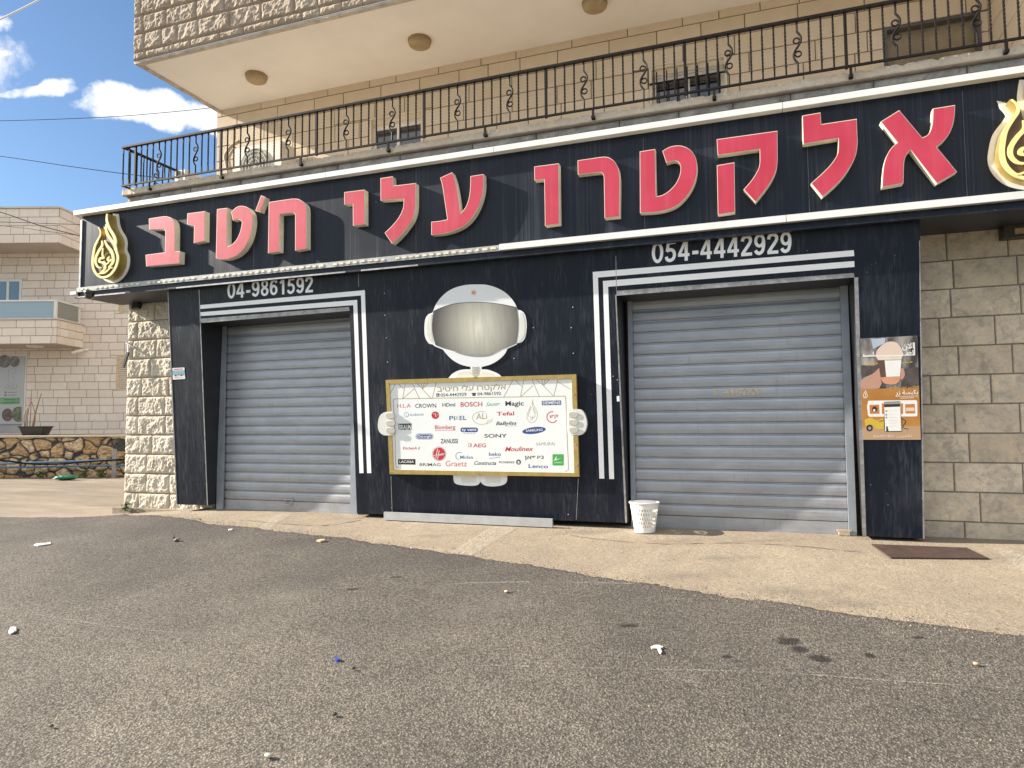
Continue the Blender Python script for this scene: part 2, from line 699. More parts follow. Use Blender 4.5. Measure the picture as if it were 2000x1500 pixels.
def spots(n, p, rows, soft=0.45):
    w = n.noise(p, 7.0, 5.0, 0.65)
    total = None
    for (u, v, rx, ry) in rows:
        c = atg(u, v)
        d = n.vmath('SUBTRACT', p, tuple(c))
        da = n.math('DIVIDE', n.vmath('DOT_PRODUCT', d, tuple(RH), out=1), rx)
        db = n.math('DIVIDE', n.vmath('DOT_PRODUCT', d, tuple(FH), out=1), ry * 2.2)
        r = n.math('SQRT', n.math('ADD', n.math('MULTIPLY', da, da), n.math('MULTIPLY', db, db)))
        r = n.math('ADD', r, n.ramp(w, 0.2, 0.8, -0.8, 0.8))
        m = n.ramp(r, 1.0, 1.0 - soft)
        total = m if total is None else n.math('MAXIMUM', total, m)
    return total


def sep_y(n, p):
    s = n.new('ShaderNodeSeparateXYZ')
    n.link(p, s.inputs[0])
    return s.outputs[1]


def asphalt(n, b):
    p = n.geo()
    big = n.noise(p, 0.5, 6.0, 0.65, 0.3)
    mid = n.noise(p, 2.6, 6.0, 0.7)
    g40 = n.noise(p, 42.0, 6.0, 0.8)
    g90 = n.noise(p, 105.0, 4.0, 0.75)
    chip = n.voro(p, 120.0)
    sep = n.new('ShaderNodeSeparateColor')
    n.link(n.voro(p, 120.0, out='Color'), sep.inputs[0])
    worn_ = n.math('ADD', n.ramp(sep_y(n, p), -0.8, -4.2, 0.0, 0.62), n.ramp(big, 0.3, 0.7, -0.25, 0.5))
    c = n.mix(worn_, (0.145, 0.130, 0.116), (0.440, 0.388, 0.318))
    c = n.mix(n.ramp(mid, 0.38, 0.72, 0, 0.4), c, (0.150, 0.133, 0.116))
    c = n.mix(n.ramp(g40, 0.58, 0.36, 0, 0.85), c, (0.045, 0.038, 0.033))
    c = n.mix(n.ramp(g40, 0.54, 0.70, 0, 0.55), c, (0.36, 0.31, 0.24))
    c = n.mix(n.ramp(g90, 0.58, 0.74, 0, 0.55), c, (0.38, 0.33, 0.26))
    c = n.mix(n.ramp(n.voro(p, 72.0), 0.42, 0.62, 0, 0.55), c, (0.035, 0.030, 0.026))
    sp = n.math('MULTIPLY', n.ramp(chip, 0.34, 0.18), n.ramp(sep.outputs[0], 0.74, 0.80))
    c = n.mix(n.math('MULTIPLY', sp, 0.6), c, (0.46, 0.42, 0.36))
    sp2 = n.math('MULTIPLY', n.ramp(chip, 0.36, 0.2), n.ramp(sep.outputs[1], 0.80, 0.86))
    c = n.mix(n.math('MULTIPLY', sp2, 0.7), c, (0.030, 0.027, 0.025))
    c = n.mix(n.math('MULTIPLY', spots(n, p, PALE, 1.2), 0.16), c, (0.36, 0.33, 0.28))
    c = n.mix(n.math('MULTIPLY', spots(n, p, STAINS), 0.85), c, (0.020, 0.017, 0.016))
    n.link(c, b.inputs['Base Color'])
    b.inputs['Roughness'].default_value = 0.88
    b.inputs['Specular IOR Level'].default_value = 0.3
    h = n.math('ADD', n.math('MULTIPLY', g40, 1.0), n.math('MULTIPLY', g90, 0.55))
    agg = n.voro(p, 72.0)
    h = n.math('ADD', h, n.math('MULTIPLY', n.ramp(agg, 0.05, 0.55, 0.55, 0.0), 1.0))
    h = n.math('ADD', h, n.math('MULTIPLY', mid, 1.3))
    n.link(n.bump(h, 1.0, 0.020), b.inputs['Normal'])


GRIME = [(720, 1008, .5, .05), (1150, 1036, .5, .06), (1330, 1052, .35, .05), (1500, 1052, .6, .03), (1960, 1085, .5, .08), (330, 992, .4, .06), (60, 960, 1.2, .25), (180, 985, .8, .08),
         (1340, 1120, .4, .06), (1560, 1150, .5, .08), (1640, 1172, .6, .07), (1420, 1085, .5, .05), (850, 1042, .3, .04)]


def apron(n, b):
    p = n.geo()
    big = n.noise(p, 0.7, 6.0, 0.65, 0.4)
    mid = n.noise(p, 4.0, 6.0, 0.7)
    g40 = n.noise(p, 38.0, 6.0, 0.8)
    g90 = n.noise(p, 95.0, 4.0, 0.75)
    chip = n.voro(p, 105.0)
    sep = n.new('ShaderNodeSeparateColor')
    n.link(n.voro(p, 105.0, out='Color'), sep.inputs[0])
    c = n.mix(n.ramp(big, 0.32, 0.68), (0.305, 0.245, 0.175), (0.430, 0.355, 0.258))
    c = n.mix(n.ramp(mid, 0.40, 0.72, 0, 0.55), c, (0.255, 0.220, 0.178))
    c = n.mix(n.ramp(g40, 0.60, 0.36, 0, 0.6), c, (0.135, 0.108, 0.082))
    c = n.mix(n.ramp(g90, 0.56, 0.74, 0, 0.55), c, (0.56, 0.50, 0.40))
    sp = n.math('MULTIPLY', n.ramp(chip, 0.36, 0.2), n.ramp(sep.outputs[0], 0.76, 0.82))
    c = n.mix(n.math('MULTIPLY', sp, 0.65), c, (0.085, 0.072, 0.06))
    sp2 = n.math('MULTIPLY', n.ramp(chip, 0.36, 0.2), n.ramp(sep.outputs[1], 0.82, 0.88))
    c = n.mix(n.math('MULTIPLY', sp2, 0.6), c, (0.62, 0.57, 0.48))
    sx = n.new('ShaderNodeSeparateXYZ')
    n.link(p, sx.inputs[0])
    yard = n.ramp(n.math('ADD', sx.outputs[0], n.math('MULTIPLY', mid, 1.2)), -6.6, -8.2)
    old = n.mix(n.ramp(n.noise(n.mapping(p, (0.5, 1.6, 1)), 1.0, 6.0, 0.7), 0.34, 0.68), (0.15, 0.125, 0.10), (0.29, 0.243, 0.19))
    c = n.mix(n.math('MULTIPLY', yard, 0.92), c, old)
    c = n.mix(n.math('MULTIPLY', spots(n, p, GRIME, 1.0), 0.42), c, (0.13, 0.112, 0.095))
    n.link(c, b.inputs['Base Color'])
    b.inputs['Roughness'].default_value = 0.92
    b.inputs['Specular IOR Level'].default_value = 0.2
    h = n.math('ADD', n.math('MULTIPLY', g40, 1.0), n.math('MULTIPLY', g90, 0.55))
    h = n.math('ADD', h, n.math('MULTIPLY', mid, 1.5))
    n.link(n.bump(h, 0.85, 0.012), b.inputs['Normal'])


def line_paint(n, b):
    p = n.geo()
    f = n.noise(p, 60.0, 5.0, 0.75)
    g = n.noise(p, 9.0, 4.0, 0.65)
    n.link(n.mix(n.ramp(g, 0.35, 0.7), (0.60, 0.55, 0.46), (0.46, 0.40, 0.32)), b.inputs['Base Color'])
    b.inputs['Roughness'].default_value = 0.9
    a = n.math('MULTIPLY', n.ramp(f, 0.44, 0.60, 0.0, 0.75), n.ramp(g, 0.30, 0.58, 0.2, 1.0))
    n.link(a, b.inputs['Alpha'])


def chalk(n, b):
    p = n.geo()
    f = n.noise(p, 90.0, 4.0, 0.8)
    b.inputs['Base Color'].default_value = (0.55, 0.51, 0.45, 1)
    b.inputs['Roughness'].default_value = 0.95
    n.link(n.math('MULTIPLY', n.ramp(f, 0.46, 0.62, 0.0, 0.6), n.ramp(n.noise(p, 3.0, 3.0), 0.36, 0.6)), b.inputs['Alpha'])


def rust(n, b):
    p = n.geo()
    a = n.noise(p, 8.0, 6.0, 0.7)
    f = n.noise(p, 60.0, 4.0, 0.7)
    c = n.mix(n.ramp(a, 0.35, 0.68), (0.035, 0.021, 0.017), (0.075, 0.040, 0.030))
    c = n.mix(n.ramp(f, 0.6, 0.78, 0, 0.4), c, (0.32, 0.24, 0.16))
    n.link(c, b.inputs['Base Color'])
    b.inputs['Roughness'].default_value = 0.7
    n.link(n.bump(f, 0.4, 0.003), b.inputs['Normal'])


def soffit_paint(n, b):
    p = n.geo()
    a = n.noise(p, 1.4, 5.0, 0.6)
    f = n.noise(p, 30.0, 4.0, 0.6)
    c = n.mix(n.ramp(a, 0.3, 0.7), (0.80, 0.775, 0.73), (0.87, 0.85, 0.815))
    n.link(c, b.inputs['Base Color'])
    b.inputs['Roughness'].default_value = 0.8
    n.link(n.bump(f, 0.15, 0.004), b.inputs['Normal'])


def visor_print(n, b):
    """printed picture of a brushed, softly lit visor"""
    p = n.coord('Object')
    c0 = at(935, 640, PC())
    c0 = c0 - ROBOT_AT
    d = n.vmath('SUBTRACT', p, tuple(c0))
    d = n.vmath('MULTIPLY', d, (1.55, 1.0, 1.45))
    r = n.vmath('LENGTH', d, out=1)
    st = n.noise(n.mapping(p, (22, 22, 0.4)), 1.0, 3.0, 0.6)
    c = n.mix(n.ramp(r, 0.0, 0.80, 0, 1), (0.70, 0.69, 0.60), (0.065, 0.057, 0.057))
    c = n.mix(n.ramp(st, 0.45, 0.75, 0, 0.35), c, (0.16, 0.15, 0.145))
    n.link(c, b.inputs['Base Color'])
    b.inputs['Roughness'].default_value = 0.4


def photo_print(n, b):
    """the out-of-focus cafe picture printed on the upper half of the poster"""
    p = n.geo()
    a = n.noise(n.mapping(p, (11, 11, 2.2)), 1.0, 3.0, 0.5)
    c = n.noise(n.mapping(p, (6, 6, 9)), 1.0, 3.0, 0.6)
    k = n.mix(n.ramp(a, 0.35, 0.66), (0.05, 0.047, 0.05), (0.50, 0.47, 0.45))
    k = n.mix(n.ramp(c, 0.5, 0.7, 0, 0.7), k, (0.12, 0.10, 0.10))
    n.link(k, b.inputs['Base Color'])
    b.inputs['Roughness'].default_value = 0.35


def orange_print(n, b):
    p = n.geo()
    a = n.noise(p, 3.5, 3.0, 0.5)
    n.link(n.mix(n.ramp(a, 0.3, 0.7), (0.36, 0.15, 0.03), (0.50, 0.24, 0.065)), b.inputs['Base Color'])
    b.inputs['Roughness'].default_value = 0.35


def rubble(n, b):
    p = n.geo()
    t = n.attr('tint')
    j = n.attr('joint')
    n1 = n.noise(p, 9.0, 6.0, 0.7, 0.5)
    n2 = n.noise(p, 40.0, 5.0, 0.7)
    c = n.mix(t, (0.50, 0.31, 0.14), (0.66, 0.51, 0.33))
    c = n.mix(n.ramp(n1, 0.46, 0.66, 0, 0.8), c, (0.11, 0.085, 0.065))
    c = n.mix(n.ramp(n2, 0.5, 0.72, 0, 0.4), c, (0.50, 0.42, 0.30))
    c = n.mix(n.ramp(j, 0.12, 0.38), (0.075, 0.07, 0.065), c)
    n.link(c, b.inputs['Base Color'])
    b.inputs['Roughness'].default_value = 0.92
    n.link(n.bump(n2, 0.6, 0.02), b.inputs['Normal'])


def glass(color, rough=0.05):
    def fn(n, b):
        b.inputs['Base Color'].default_value = (*color, 1)
        b.inputs['Roughness'].default_value = rough
        b.inputs['Specular IOR Level'].default_value = 1.0
        b.inputs['Coat Weight'].default_value = 0.6
        b.inputs['Coat Roughness'].default_value = 0.03
    return fn


BLACK = mat('black_aluminium', black_panel)
REVEAL = mat('black_reveal', worn((0.014, 0.015, 0.018), 0.45, 0.3, 5, dustamt=0.06))
TRIM = mat('worn_aluminium_trim', worn((0.36, 0.36, 0.37), 0.42, 0.35, 14, 0.5, dust=(0.10, 0.10, 0.10), dustamt=0.7))
WHITE_TRIM = mat('white_plastic_trim', worn((0.74, 0.735, 0.72), 0.5, 0.06, 5, dust=(0.45, 0.40, 0.33), dustamt=0.12))
LED = mat('bare_led_strip', worn((0.60, 0.58, 0.52), 0.5, 0.3, 30, dust=(0.06, 0.06, 0.08), dustamt=0.8))
DARKTRIM = mat('dark_flashing', worn((0.075, 0.075, 0.078), 0.55, 0.3, 10, dustamt=0.3))
RED = mat('red_acrylic', red_face)
CREAM = mat('cream_letter_side', worn((0.72, 0.66, 0.52), 0.5, 0.10, 12, dust=(0.42, 0.36, 0.27), dustamt=0.15))
WHITE_VINYL = mat('white_vinyl', worn((0.92, 0.93, 0.95), 0.45, 0.03, 4, dust=(0.55, 0.55, 0.55), dustamt=0.08))
SHUT = mat('grey_shutter', shutter_paint)
RAIL_GREY = mat('grey_guide', worn((0.31, 0.34, 0.39), 0.45, 0.15, 5, 0.3, dustamt=0.15))
GOLD = mat('yellow_gold_face', worn((0.86, 0.74, 0.30), 0.35, 0.08, 8, 0.0, dustamt=0.03))
GOLD_SIDE = mat('bronze_gold_side', worn((0.46, 0.34, 0.10), 0.38, 0.2, 10, 0.6, dustamt=0.1))
GOLD_DEEP = mat('brown_recess', worn((0.10, 0.045, 0.012), 0.5, 0.3, 10, dustamt=0.03))
FRAME_GOLD = mat('gold_frame', worn((0.46, 0.34, 0.12), 0.42, 0.15, 14, 0.35, dustamt=0.12))
BOARD = mat('pale_board', worn((0.83, 0.865, 0.87), 0.4, 0.02, 3, dustamt=0.04))
IRON = mat('dark_iron', worn((0.012, 0.009, 0.009), 0.6, 0.4, 20, 0.0, dust=(0.07, 0.05, 0.035), dustamt=0.2, spec=0.15))
SPLIT = mat('split_face_stone', stone(((0.60, 0.53, 0.43), (0.72, 0.66, 0.55), (0.62, 0.51, 0.38)), bump=0.9, stainamt=0.2, bd=0.012, stain=(0.36, 0.27, 0.18)))
SPLIT_UP = mat('split_face_stone_weathered', stone(((0.40, 0.33, 0.255), (0.50, 0.425, 0.335), (0.35, 0.27, 0.20)), bump=0.9, stainamt=0.3, bd=0.012, stain=(0.26, 0.2, 0.15)))
HEWN = mat('hewn_stone', stone(((0.66, 0.55, 0.42), (0.74, 0.63, 0.50), (0.68, 0.56, 0.43)), fine=75, bump=0.55, stainamt=0.18, stain=(0.42, 0.30, 0.2), streak=True))
MOTTLED = mat('mottled_grey_stone', stone(((0.58, 0.49, 0.375), (0.80, 0.70, 0.56), (0.70, 0.53, 0.34), (0.31, 0.275, 0.24)), bump=0.6, stain=(0.29, 0.255, 0.225), stainamt=0.7, bd=0.008))
BAND = mat('grey_stone_band', stone(((0.42, 0.39, 0.35), (0.54, 0.50, 0.45), (0.32, 0.28, 0.24)), bump=1.0, stain=(0.07, 0.06, 0.055), stainamt=0.7, bd=0.02))
LEDGE = mat('crumbling_concrete', stone(((0.74, 0.62, 0.48), (0.82, 0.71, 0.57), (0.62, 0.47, 0.35)), bump=0.9, stain=(0.36, 0.28, 0.21), stainamt=0.4, bd=0.015))
JOINT = mat('dark_mortar', worn((0.12, 0.09, 0.065), 0.9, 0.3, 20))
GREY_JOINT = mat('grey_mortar', worn((0.17, 0.16, 0.145), 0.9, 0.3, 20))
PALE_JOINT = mat('brown_mortar', worn((0.30, 0.23, 0.18), 0.9, 0.2, 20))
NEIGH = mat('pink_beige_stone', stone(((0.72, 0.65, 0.58), (0.82, 0.76, 0.69), (0.74, 0.63, 0.53)), fine=50, bump=0.4, stainamt=0.15, stain=(0.44, 0.32, 0.23)))
SOFFIT = mat('cream_soffit', soffit_paint)
CREAM_WALL = mat('cream_plaster', worn((0.66, 0.57, 0.45), 0.85, 0.1, 6, dustamt=0.1))
WHITE_PAINT = mat('white_paint', worn((0.74, 0.72, 0.68), 0.5, 0.08, 8, dust=(0.45, 0.40, 0.34), dustamt=0.2))
PVC = mat('white_window_frame', worn((0.70, 0.68, 0.64), 0.45, 0.05, 8, dustamt=0.1))
DARKGLASS = mat('dark_window_glass', glass((0.012, 0.014, 0.02)))
SKYGLASS = mat('painted_sky_glass', glass((0.10, 0.19, 0.27), 0.08))  # the reflected blue sky is put into the pane colour
RAILGLASS = mat('pale_balcony_glass', glass((0.27, 0.36, 0.40), 0.15))
BRASS = mat('dull_brass', worn((0.34, 0.25, 0.13), 0.45, 0.2, 14, 0.5, dustamt=0.15))
BLACKPL = mat('black_plastic', worn((0.018, 0.018, 0.02), 0.45, 0.2, 20, dustamt=0.1))
WIREB = mat('black_cable', color=(0.010, 0.010, 0.011), rough=0.9, spec=0.05)
WIREW = mat('white_cable', color=(0.75, 0.75, 0.74), rough=0.5)
ASPHALT = mat('worn_asphalt', asphalt)
APRON = mat('sandy_concrete', apron)
LINEP = mat('faded_white_paint', line_paint)
CHALK = mat('chalk_scratch', chalk)
RUST = mat('rusty_steel', rust)
GREYST = mat('grey_steel', worn((0.42, 0.43, 0.44), 0.5, 0.12, 8, 0.3, dustamt=0.15))
BINP = mat('white_bin_plastic', worn((0.80, 0.79, 0.75), 0.4, 0.05, 12, dust=(0.5, 0.42, 0.32), dustamt=0.12))
PAPER = mat('white_paper', worn((0.60, 0.585, 0.55), 0.85, 0.06, 20, dustamt=0.1))
RUBBLE = mat('rubble_stone', rubble)
GREEN = mat('green_plastic_bag', worn((0.015, 0.13, 0.075), 0.4, 0.3, 14, dustamt=0.08))
LEAF = mat('green_leaf', worn((0.06, 0.11, 0.03), 0.6, 0.4, 20, dustamt=0.05))
TWIG = mat('dry_twig', worn((0.24, 0.15, 0.09), 0.8, 0.3, 30))
BLUEPIPE = mat('blue_pipe', worn((0.05, 0.14, 0.26), 0.45, 0.2, 10, dustamt=0.2))


def flatmat(name, c, r=0.45):
    return mat(name, worn(c, r, 0.04, 8, dustamt=0.03))


INK = flatmat('black_ink', (0.02, 0.022, 0.025))
INK_RED = flatmat('red_ink', (0.52, 0.03, 0.05))
INK_BLUE = flatmat('blue_ink', (0.03, 0.07, 0.28))
INK_SKY = flatmat('steel_blue_ink', (0.10, 0.20, 0.38))
INK_GREEN = flatmat('green_ink', (0.06, 0.40, 0.08))
INK_GOLD = flatmat('gold_ink', (0.40, 0.30, 0.12))
INK_WHITE = flatmat('white_ink', (0.80, 0.80, 0.79))
INK_ORANGE = flatmat('orange_ink', (0.52, 0.19, 0.05))
INK_YELLOW = flatmat('yellow_ink', (0.60, 0.42, 0.05))
INK_TAN = flatmat('tan_ink', (0.46, 0.30, 0.18))
INK_SKIN = flatmat('skin_ink', (0.50, 0.28, 0.21))
INK_PINK = flatmat('pale_pink_ink', (0.70, 0.56, 0.48))
INK_GREY = flatmat('grey_ink', (0.30, 0.30, 0.30))

#@@PART2
# ------------------------------------------------------------------ stonework
def stone_wall(mb, org, ud, vd, nd, u0, u1, joints, lens, gap=0.008, depth=0.008, rough=0.0, cell=0.03, holes=(), seed=1, back=True, mats=(0, 1), freq=9.0):
    rnd = random.Random(seed)
    org, ud, vd, nd = Vector(org), Vector(ud), Vector(vd), Vector(nd)
    P = lambda u, v, h: org + ud * u + vd * v + nd * h

    def cut(r, h):
        a0, b0, a1, b1 = r
        x0, y0, x1, y1 = h
        if a1 <= x0 or a0 >= x1 or b1 <= y0 or b0 >= y1:
            return [r]
        o = []
        if b1 > y1:
            o.append((a0, y1, a1, b1))
        if b0 < y0:
            o.append((a0, b0, a1, y0))
        l, t = max(b0, y0), min(b1, y1)
        if a0 < x0:
            o.append((a0, l, x0, t))
        if a1 > x1:
            o.append((x1, l, a1, t))
        return o

    for v0, v1 in zip(joints, joints[1:]):
        u = u0 - rnd.uniform(0, lens[0])
        while u < u1:
            L = rnd.uniform(*lens)
            rs = [(max(u, u0), v0, min(u + L, u1), v1)]
            for h in holes:
                rs = [q for r in rs for q in cut(r, h)]
            tint = rnd.random()
            for (a, b, c, d) in rs:
                a, b, c, d = a + gap / 2, b + gap / 2, c - gap / 2, d - gap / 2
                if c - a < 0.012 or d - b < 0.012:
                    continue
                if rough <= 0:
                    e = min(0.005, depth)
                    o = [mb.vert(P(x, y, 0)) for x, y in ((a, b), (c, b), (c, d), (a, d))]
                    i = [mb.vert(P(x, y, depth)) for x, y in ((a + e, b + e), (c - e, b + e), (c - e, d - e), (a + e, d - e))]
                    mb.face(i, mats[0], tint)
                    for k in range(4):
                        mb.face([o[k], o[(k + 1) % 4], i[(k + 1) % 4], i[k]], mats[0], tint)
                else:
                    nx, ny = max(2, int((c - a) / cell)), max(2, int((d - b) / cell))
                    sd = rnd.uniform(0, 60)
                    g = []
                    for j in range(ny + 1):
                        row = []
                        for k in range(nx + 1):
                            x, y = a + (c - a) * k / nx, b + (d - b) * j / ny
                            e = min(x - a, c - x, y - b, d - y)
                            f = min(1.0, e / 0.035)
                            q = Vector((x * freq, y * freq, sd))
                            hh = noise.ridged_multi_fractal(q * 0.55, 0.9, 2.2, 5, 0.9, 1.8) * 0.42
                            vv = noise.voronoi(q * 0.9)[0]
                            hh = 0.5 * hh + 0.55 * vv[0] + 0.22 * noise.noise(q * 2.9) + 0.12 * noise.noise(q * 7.0)
                            row.append(mb.vert(P(x, y, depth + rough * f ** 0.6 * hh if e > 1e-6 else 0.0 if False else depth * (e > 1e-6) + 0.001)))
                        g.append(row)
                    for j in range(ny):
                        for k in range(nx):
                            mb.face([g[j][k], g[j][k + 1], g[j + 1][k + 1], g[j + 1][k]], mats[0], tint)
            u += L
    if back:
        o = [P(u0, joints[0], 0), P(u1, joints[0], 0), P(u1, joints[-1], 0), P(u0, joints[-1], 0)]
        hs = []
        for (x0, y0, x1, y1) in holes:
            x0, x1 = max(x0, u0 + 1e-3), min(x1, u1 - 1e-3)
            y0, y1 = max(y0, joints[0] + 1e-3), min(y1, joints[-1] - 1e-3)
            if x1 > x0 and y1 > y0:
                hs.append([P(x0, y0, 0), P(x0, y1, 0), P(x1, y1, 0), P(x1, y0, 0)])
        mb.sheet(o, hs, mats[1])


EX, EY, EZ = Vector((1, 0, 0)), Vector((0, 1, 0)), Vector((0, 0, 1))

# ------------------------------------------------------------------ ground
g = MB()
xs = [-60, -45, -32, -24, -18, -15] + [-13 + 0.5 * i for i in range(40)] + [8, 11, 15, 22, 32, 45, 60]
ys = [-60, -45, -30, -20, -14, -10] + [-8 + 0.4 * i for i in range(30)] + [5, 7, 9, 12, 16, 20, 26, 34, 45, 60]
ids = [[g.vert((x, y, gz(x, y) - 0.02)) for x in xs] for y in ys]
for j in range(len(ys) - 1):
    for i in range(len(xs) - 1):
        g.face([ids[j][i], ids[j][i + 1], ids[j + 1][i + 1], ids[j + 1][i]])
g.build('ground', APRON, smooth=True, kind='structure')

EDGE = [atg(u, v) for u, v in ((188, 1008), (240, 1004), (300, 1006), (400, 1020), (500, 1031), (620, 1044), (700, 1054), (790, 1067), (880, 1079), (1000, 1097), (1100, 1113), (1200, 1129),
                               (1300, 1144), (1450, 1166), (1600, 1188), (1750, 1207), (1850, 1221), (2000, 1240))]
EDGE = [Vector((-60, -1.6, 0)), Vector((-16, -1.2, 0)), Vector((EDGE[0].x - 1.5, EDGE[0].y - 0.25, 0))] + EDGE + [Vector((EDGE[-1].x + 6, EDGE[-1].y - 1.2, 0)), Vector((60, -9, 0))]


def edge_y(x):
    for a, b in zip(EDGE, EDGE[1:]):
        if a.x <= x <= b.x:
            return a.y + (b.y - a.y) * (x - a.x) / max(1e-6, b.x - a.x)
    return EDGE[-1].y


a = MB()
axs = [-60, -40, -28, -20, -16, -13] + [-11.0 + 0.035 * i for i in range(400)] + [4, 6, 9, 14, 22, 35, 60]
rows = [0.0, 0.0, 0.06, 0.3, 0.8, 1.5, 2.5, 4, 6, 8, 12, 20, 50]
grid = []
for x in axs:
    e = edge_y(x) + 0.05 * noise.fractal(Vector((x * 2.2, 0, 0)), 0.8, 2.2, 4) + 0.03 * noise.fractal(Vector((x * 14, 3, 0)), 0.7, 2.3, 4)
    r = []
    for k, d in enumerate(rows):
        y = e - d
        z = gz(x, y) + (0.0 if k else -0.02) - 0.004
        if k == 1:
            y -= 0.012
        if 1 < k < 8:
            z += 0.006 * noise.noise(Vector((x * 0.9, y * 0.9, 5)))
        r.append(a.vert((x, y, z)))
    grid.append(r)
for i in range(len(axs) - 1):
    for k in range(len(rows) - 1):
        a.face([grid[i][k], grid[i][k + 1], grid[i + 1][k + 1], grid[i + 1][k]])
a.build('road', ASPHALT, smooth=True, kind='structure')


grit = MB()
rnd = random.Random(77)
for k in range(6500):
    x = rnd.uniform(-8.6, 3.2)
    t = rnd.random()
    y = edge_y(x) + (rnd.gauss(0.05, 0.10) if t < 0.75 else rnd.uniform(-2.2, 0.9))
    if y > 0.2 + 0.0 * x:
        continue
    s = rnd.uniform(0.002, 0.006) * (1.5 if rnd.random() < 0.06 else 1)
    z = gz(x, y) + (-0.004 if y < edge_y(x) else -0.02)
    tn = rnd.choice((0.0, 0.0, 0.25, 0.6, 1.0))
    c0 = [grit.vert((x + s * math.cos(a) * rnd.uniform(.7, 1.2), y + s * math.sin(a) * rnd.uniform(.7, 1.2), z)) for a in (0, 1.57, 3.14, 4.71)]
    tp = grit.vert((x + rnd.uniform(-.3, .3) * s, y + rnd.uniform(-.3, .3) * s, z + s * rnd.uniform(.7, 1.3)))
    for q in range(4):
        grit.face([c0[q], c0[(q + 1) % 4], tp], 0, tn)


def grit_mat(n, b):
    t = n.attr('tint')
    n.link(n.mix(t, (0.06, 0.052, 0.045), (0.34, 0.28, 0.20)), b.inputs['Base Color'])
    b.inputs['Roughness'].default_value = 0.9


gr_o = grit.build('gravel', mat('loose_grit', grit_mat), kind='stuff')
tag(gr_o, 'loose grit scattered along the ragged edge of the asphalt', 'gravel')


def ground_strip(name, quads, m, dz=0.003, n=24):
    """a painted mark lying on the ground; quads = two pixel polylines (left, right)"""
    b = MB()
    L, R = [line(q, 6) for q in quads]
    P = [(atg(*l), atg(*r)) for l, r in zip(L, R)]
    idx = []
    for l, r in P:
        l.z = gz(l.x, l.y) + dz
        r.z = gz(r.x, r.y) + dz
        idx.append((b.vert(l), b.vert(r)))
    for p, q in zip(idx, idx[1:]):
        b.face([p[0], p[1], q[1], q[0]])
    return b.build(name, m, kind='structure')


CRACK = mat('faint_crack', worn((0.17, 0.14, 0.105), 0.95, 0.3, 20))
for pts, w in ((((1100, 1040), (1180, 1050), (1300, 1058), (1430, 1056), (1560, 1062), (1680, 1074)), 0.7), (((470, 1012), (560, 1020), (640, 1022), (705, 1012)), 0.7)):
    jit = lambda L, s: [(x, y + 1.2 * noise.noise(Vector((x * .21, y, 3)))) for x, y in L]
    ground_strip('crack', (jit(line(pts, 8), 1), jit(line([(x, y + w) for x, y in pts], 8), 1)), CRACK, -0.0165)
ground_strip('painted_line', (((550, 1000), (530, 1010), (508, 1029)), ((573, 1001), (553, 1012), (526, 1032))), LINEP, -0.015)
ground_strip('painted_line', (((962, 1026), (925, 1047), (880, 1077)), ((1010, 1028), (970, 1052), (918, 1083))), LINEP, -0.015)
ground_strip('painted_line', (((1945, 1073), (1968, 1090), (2030, 1140)), ((1975, 1072), (2010, 1088), (2090, 1132))), LINEP, -0.015)
for pts, w in ((((0, 1187), (100, 1204), (250, 1226), (445, 1243)), 2.2), (((505, 1254), (560, 1268), (640, 1305)), 1.8), (((880, 1140), (940, 1137), (1080, 1136), (1240, 1139)), 2.2),
               (((860, 1298), (1000, 1300), (1200, 1305), (1500, 1312), (1700, 1326), (2000, 1346)), 2.0)):
    ground_strip('chalk_line', (pts, [(x, y + w) for x, y in pts]), CHALK, 0.002)

# ------------------------------------------------------------------ the shop building
BX, WY = -8.2, 0.60
UPY, OVY, SOF = 2.10, 0.50, 6.22
WIN = [(-5.25, 4.3, -4.35, at(776, 222, PY(2.1)).z), (-1.11, 4.3, -0.15, at(1345, 120, PY(2.1)).z), (1.585, 4.3, 2.54, at(1820, 40, PY(2.1)).z)]
shop = thing('shop_building', 'stone shop building with a room jutting out over a railed balcony', 'building', (-3, 2, 0))
b = MB()
b.box((BX + 0.01, WY + 0.01, -1.5), (7, 14, 4.19))
b.build('wall_core', JOINT, shop)
b = MB()
b.box((BX + 0.1, UPY + 0.2, 4.19), (7, 14, SOF + 0.02))
b.box((BX + 0.1, OVY + 0.02, SOF + 0.03), (7, 14, 9.4))
b.build('upper_core', CREAM_WALL, shop)
J = [-0.60 + 0.2635 * (k - 1) + 0.12 + 0.335 - 0.12 + 0.0 for k in range(0)]
J = [0.12 + 0.2635 * k for k in range(-4, 16)]
b = MB()
stone_wall(b, (0, WY, 0), EX, EZ, -EY, BX, -6.6, J, (0.40, 0.62), 0.010, 0.010, 0.036, 0.010, seed=7, freq=10)
# the corner return of the same stones
stone_wall(b, (BX, 0, 0), -EY, EZ, -EX, -3.2, -WY + 0.0, J, (0.34, 0.62), 0.010, 0.010, 0.04, 0.03, seed=8)
b.build('column_stones', [SPLIT, PALE_JOINT], shop)
b = MB()
b.box((BX - 0.05, WY - 0.14, -0.6), (-7.0, WY - 0.002, -0.075))
b.build('footing', APRON, shop)
b = MB()
stone_wall(b, (0, WY, 0), EX, EZ, -EY, 1.0, 7, J[:-4], (0.36, 0.54), 0.009, 0.010, 0.0, seed=12)
b.build('side_wall', [MOTTLED, GREY_JOINT], shop)
b = MB()
b.box((BX + 0.16, 0.40, 3.6), (7, WY + 0.02, 4.184), 1)
stone_wall(b, (0, 0.398, 0), EX, EZ, -EY, BX + 0.15, 7, [3.78, 3.96, 4.20], (0.45, 0.95), 0.012, 0.006, 0.030, 0.025, seed=5, freq=9)
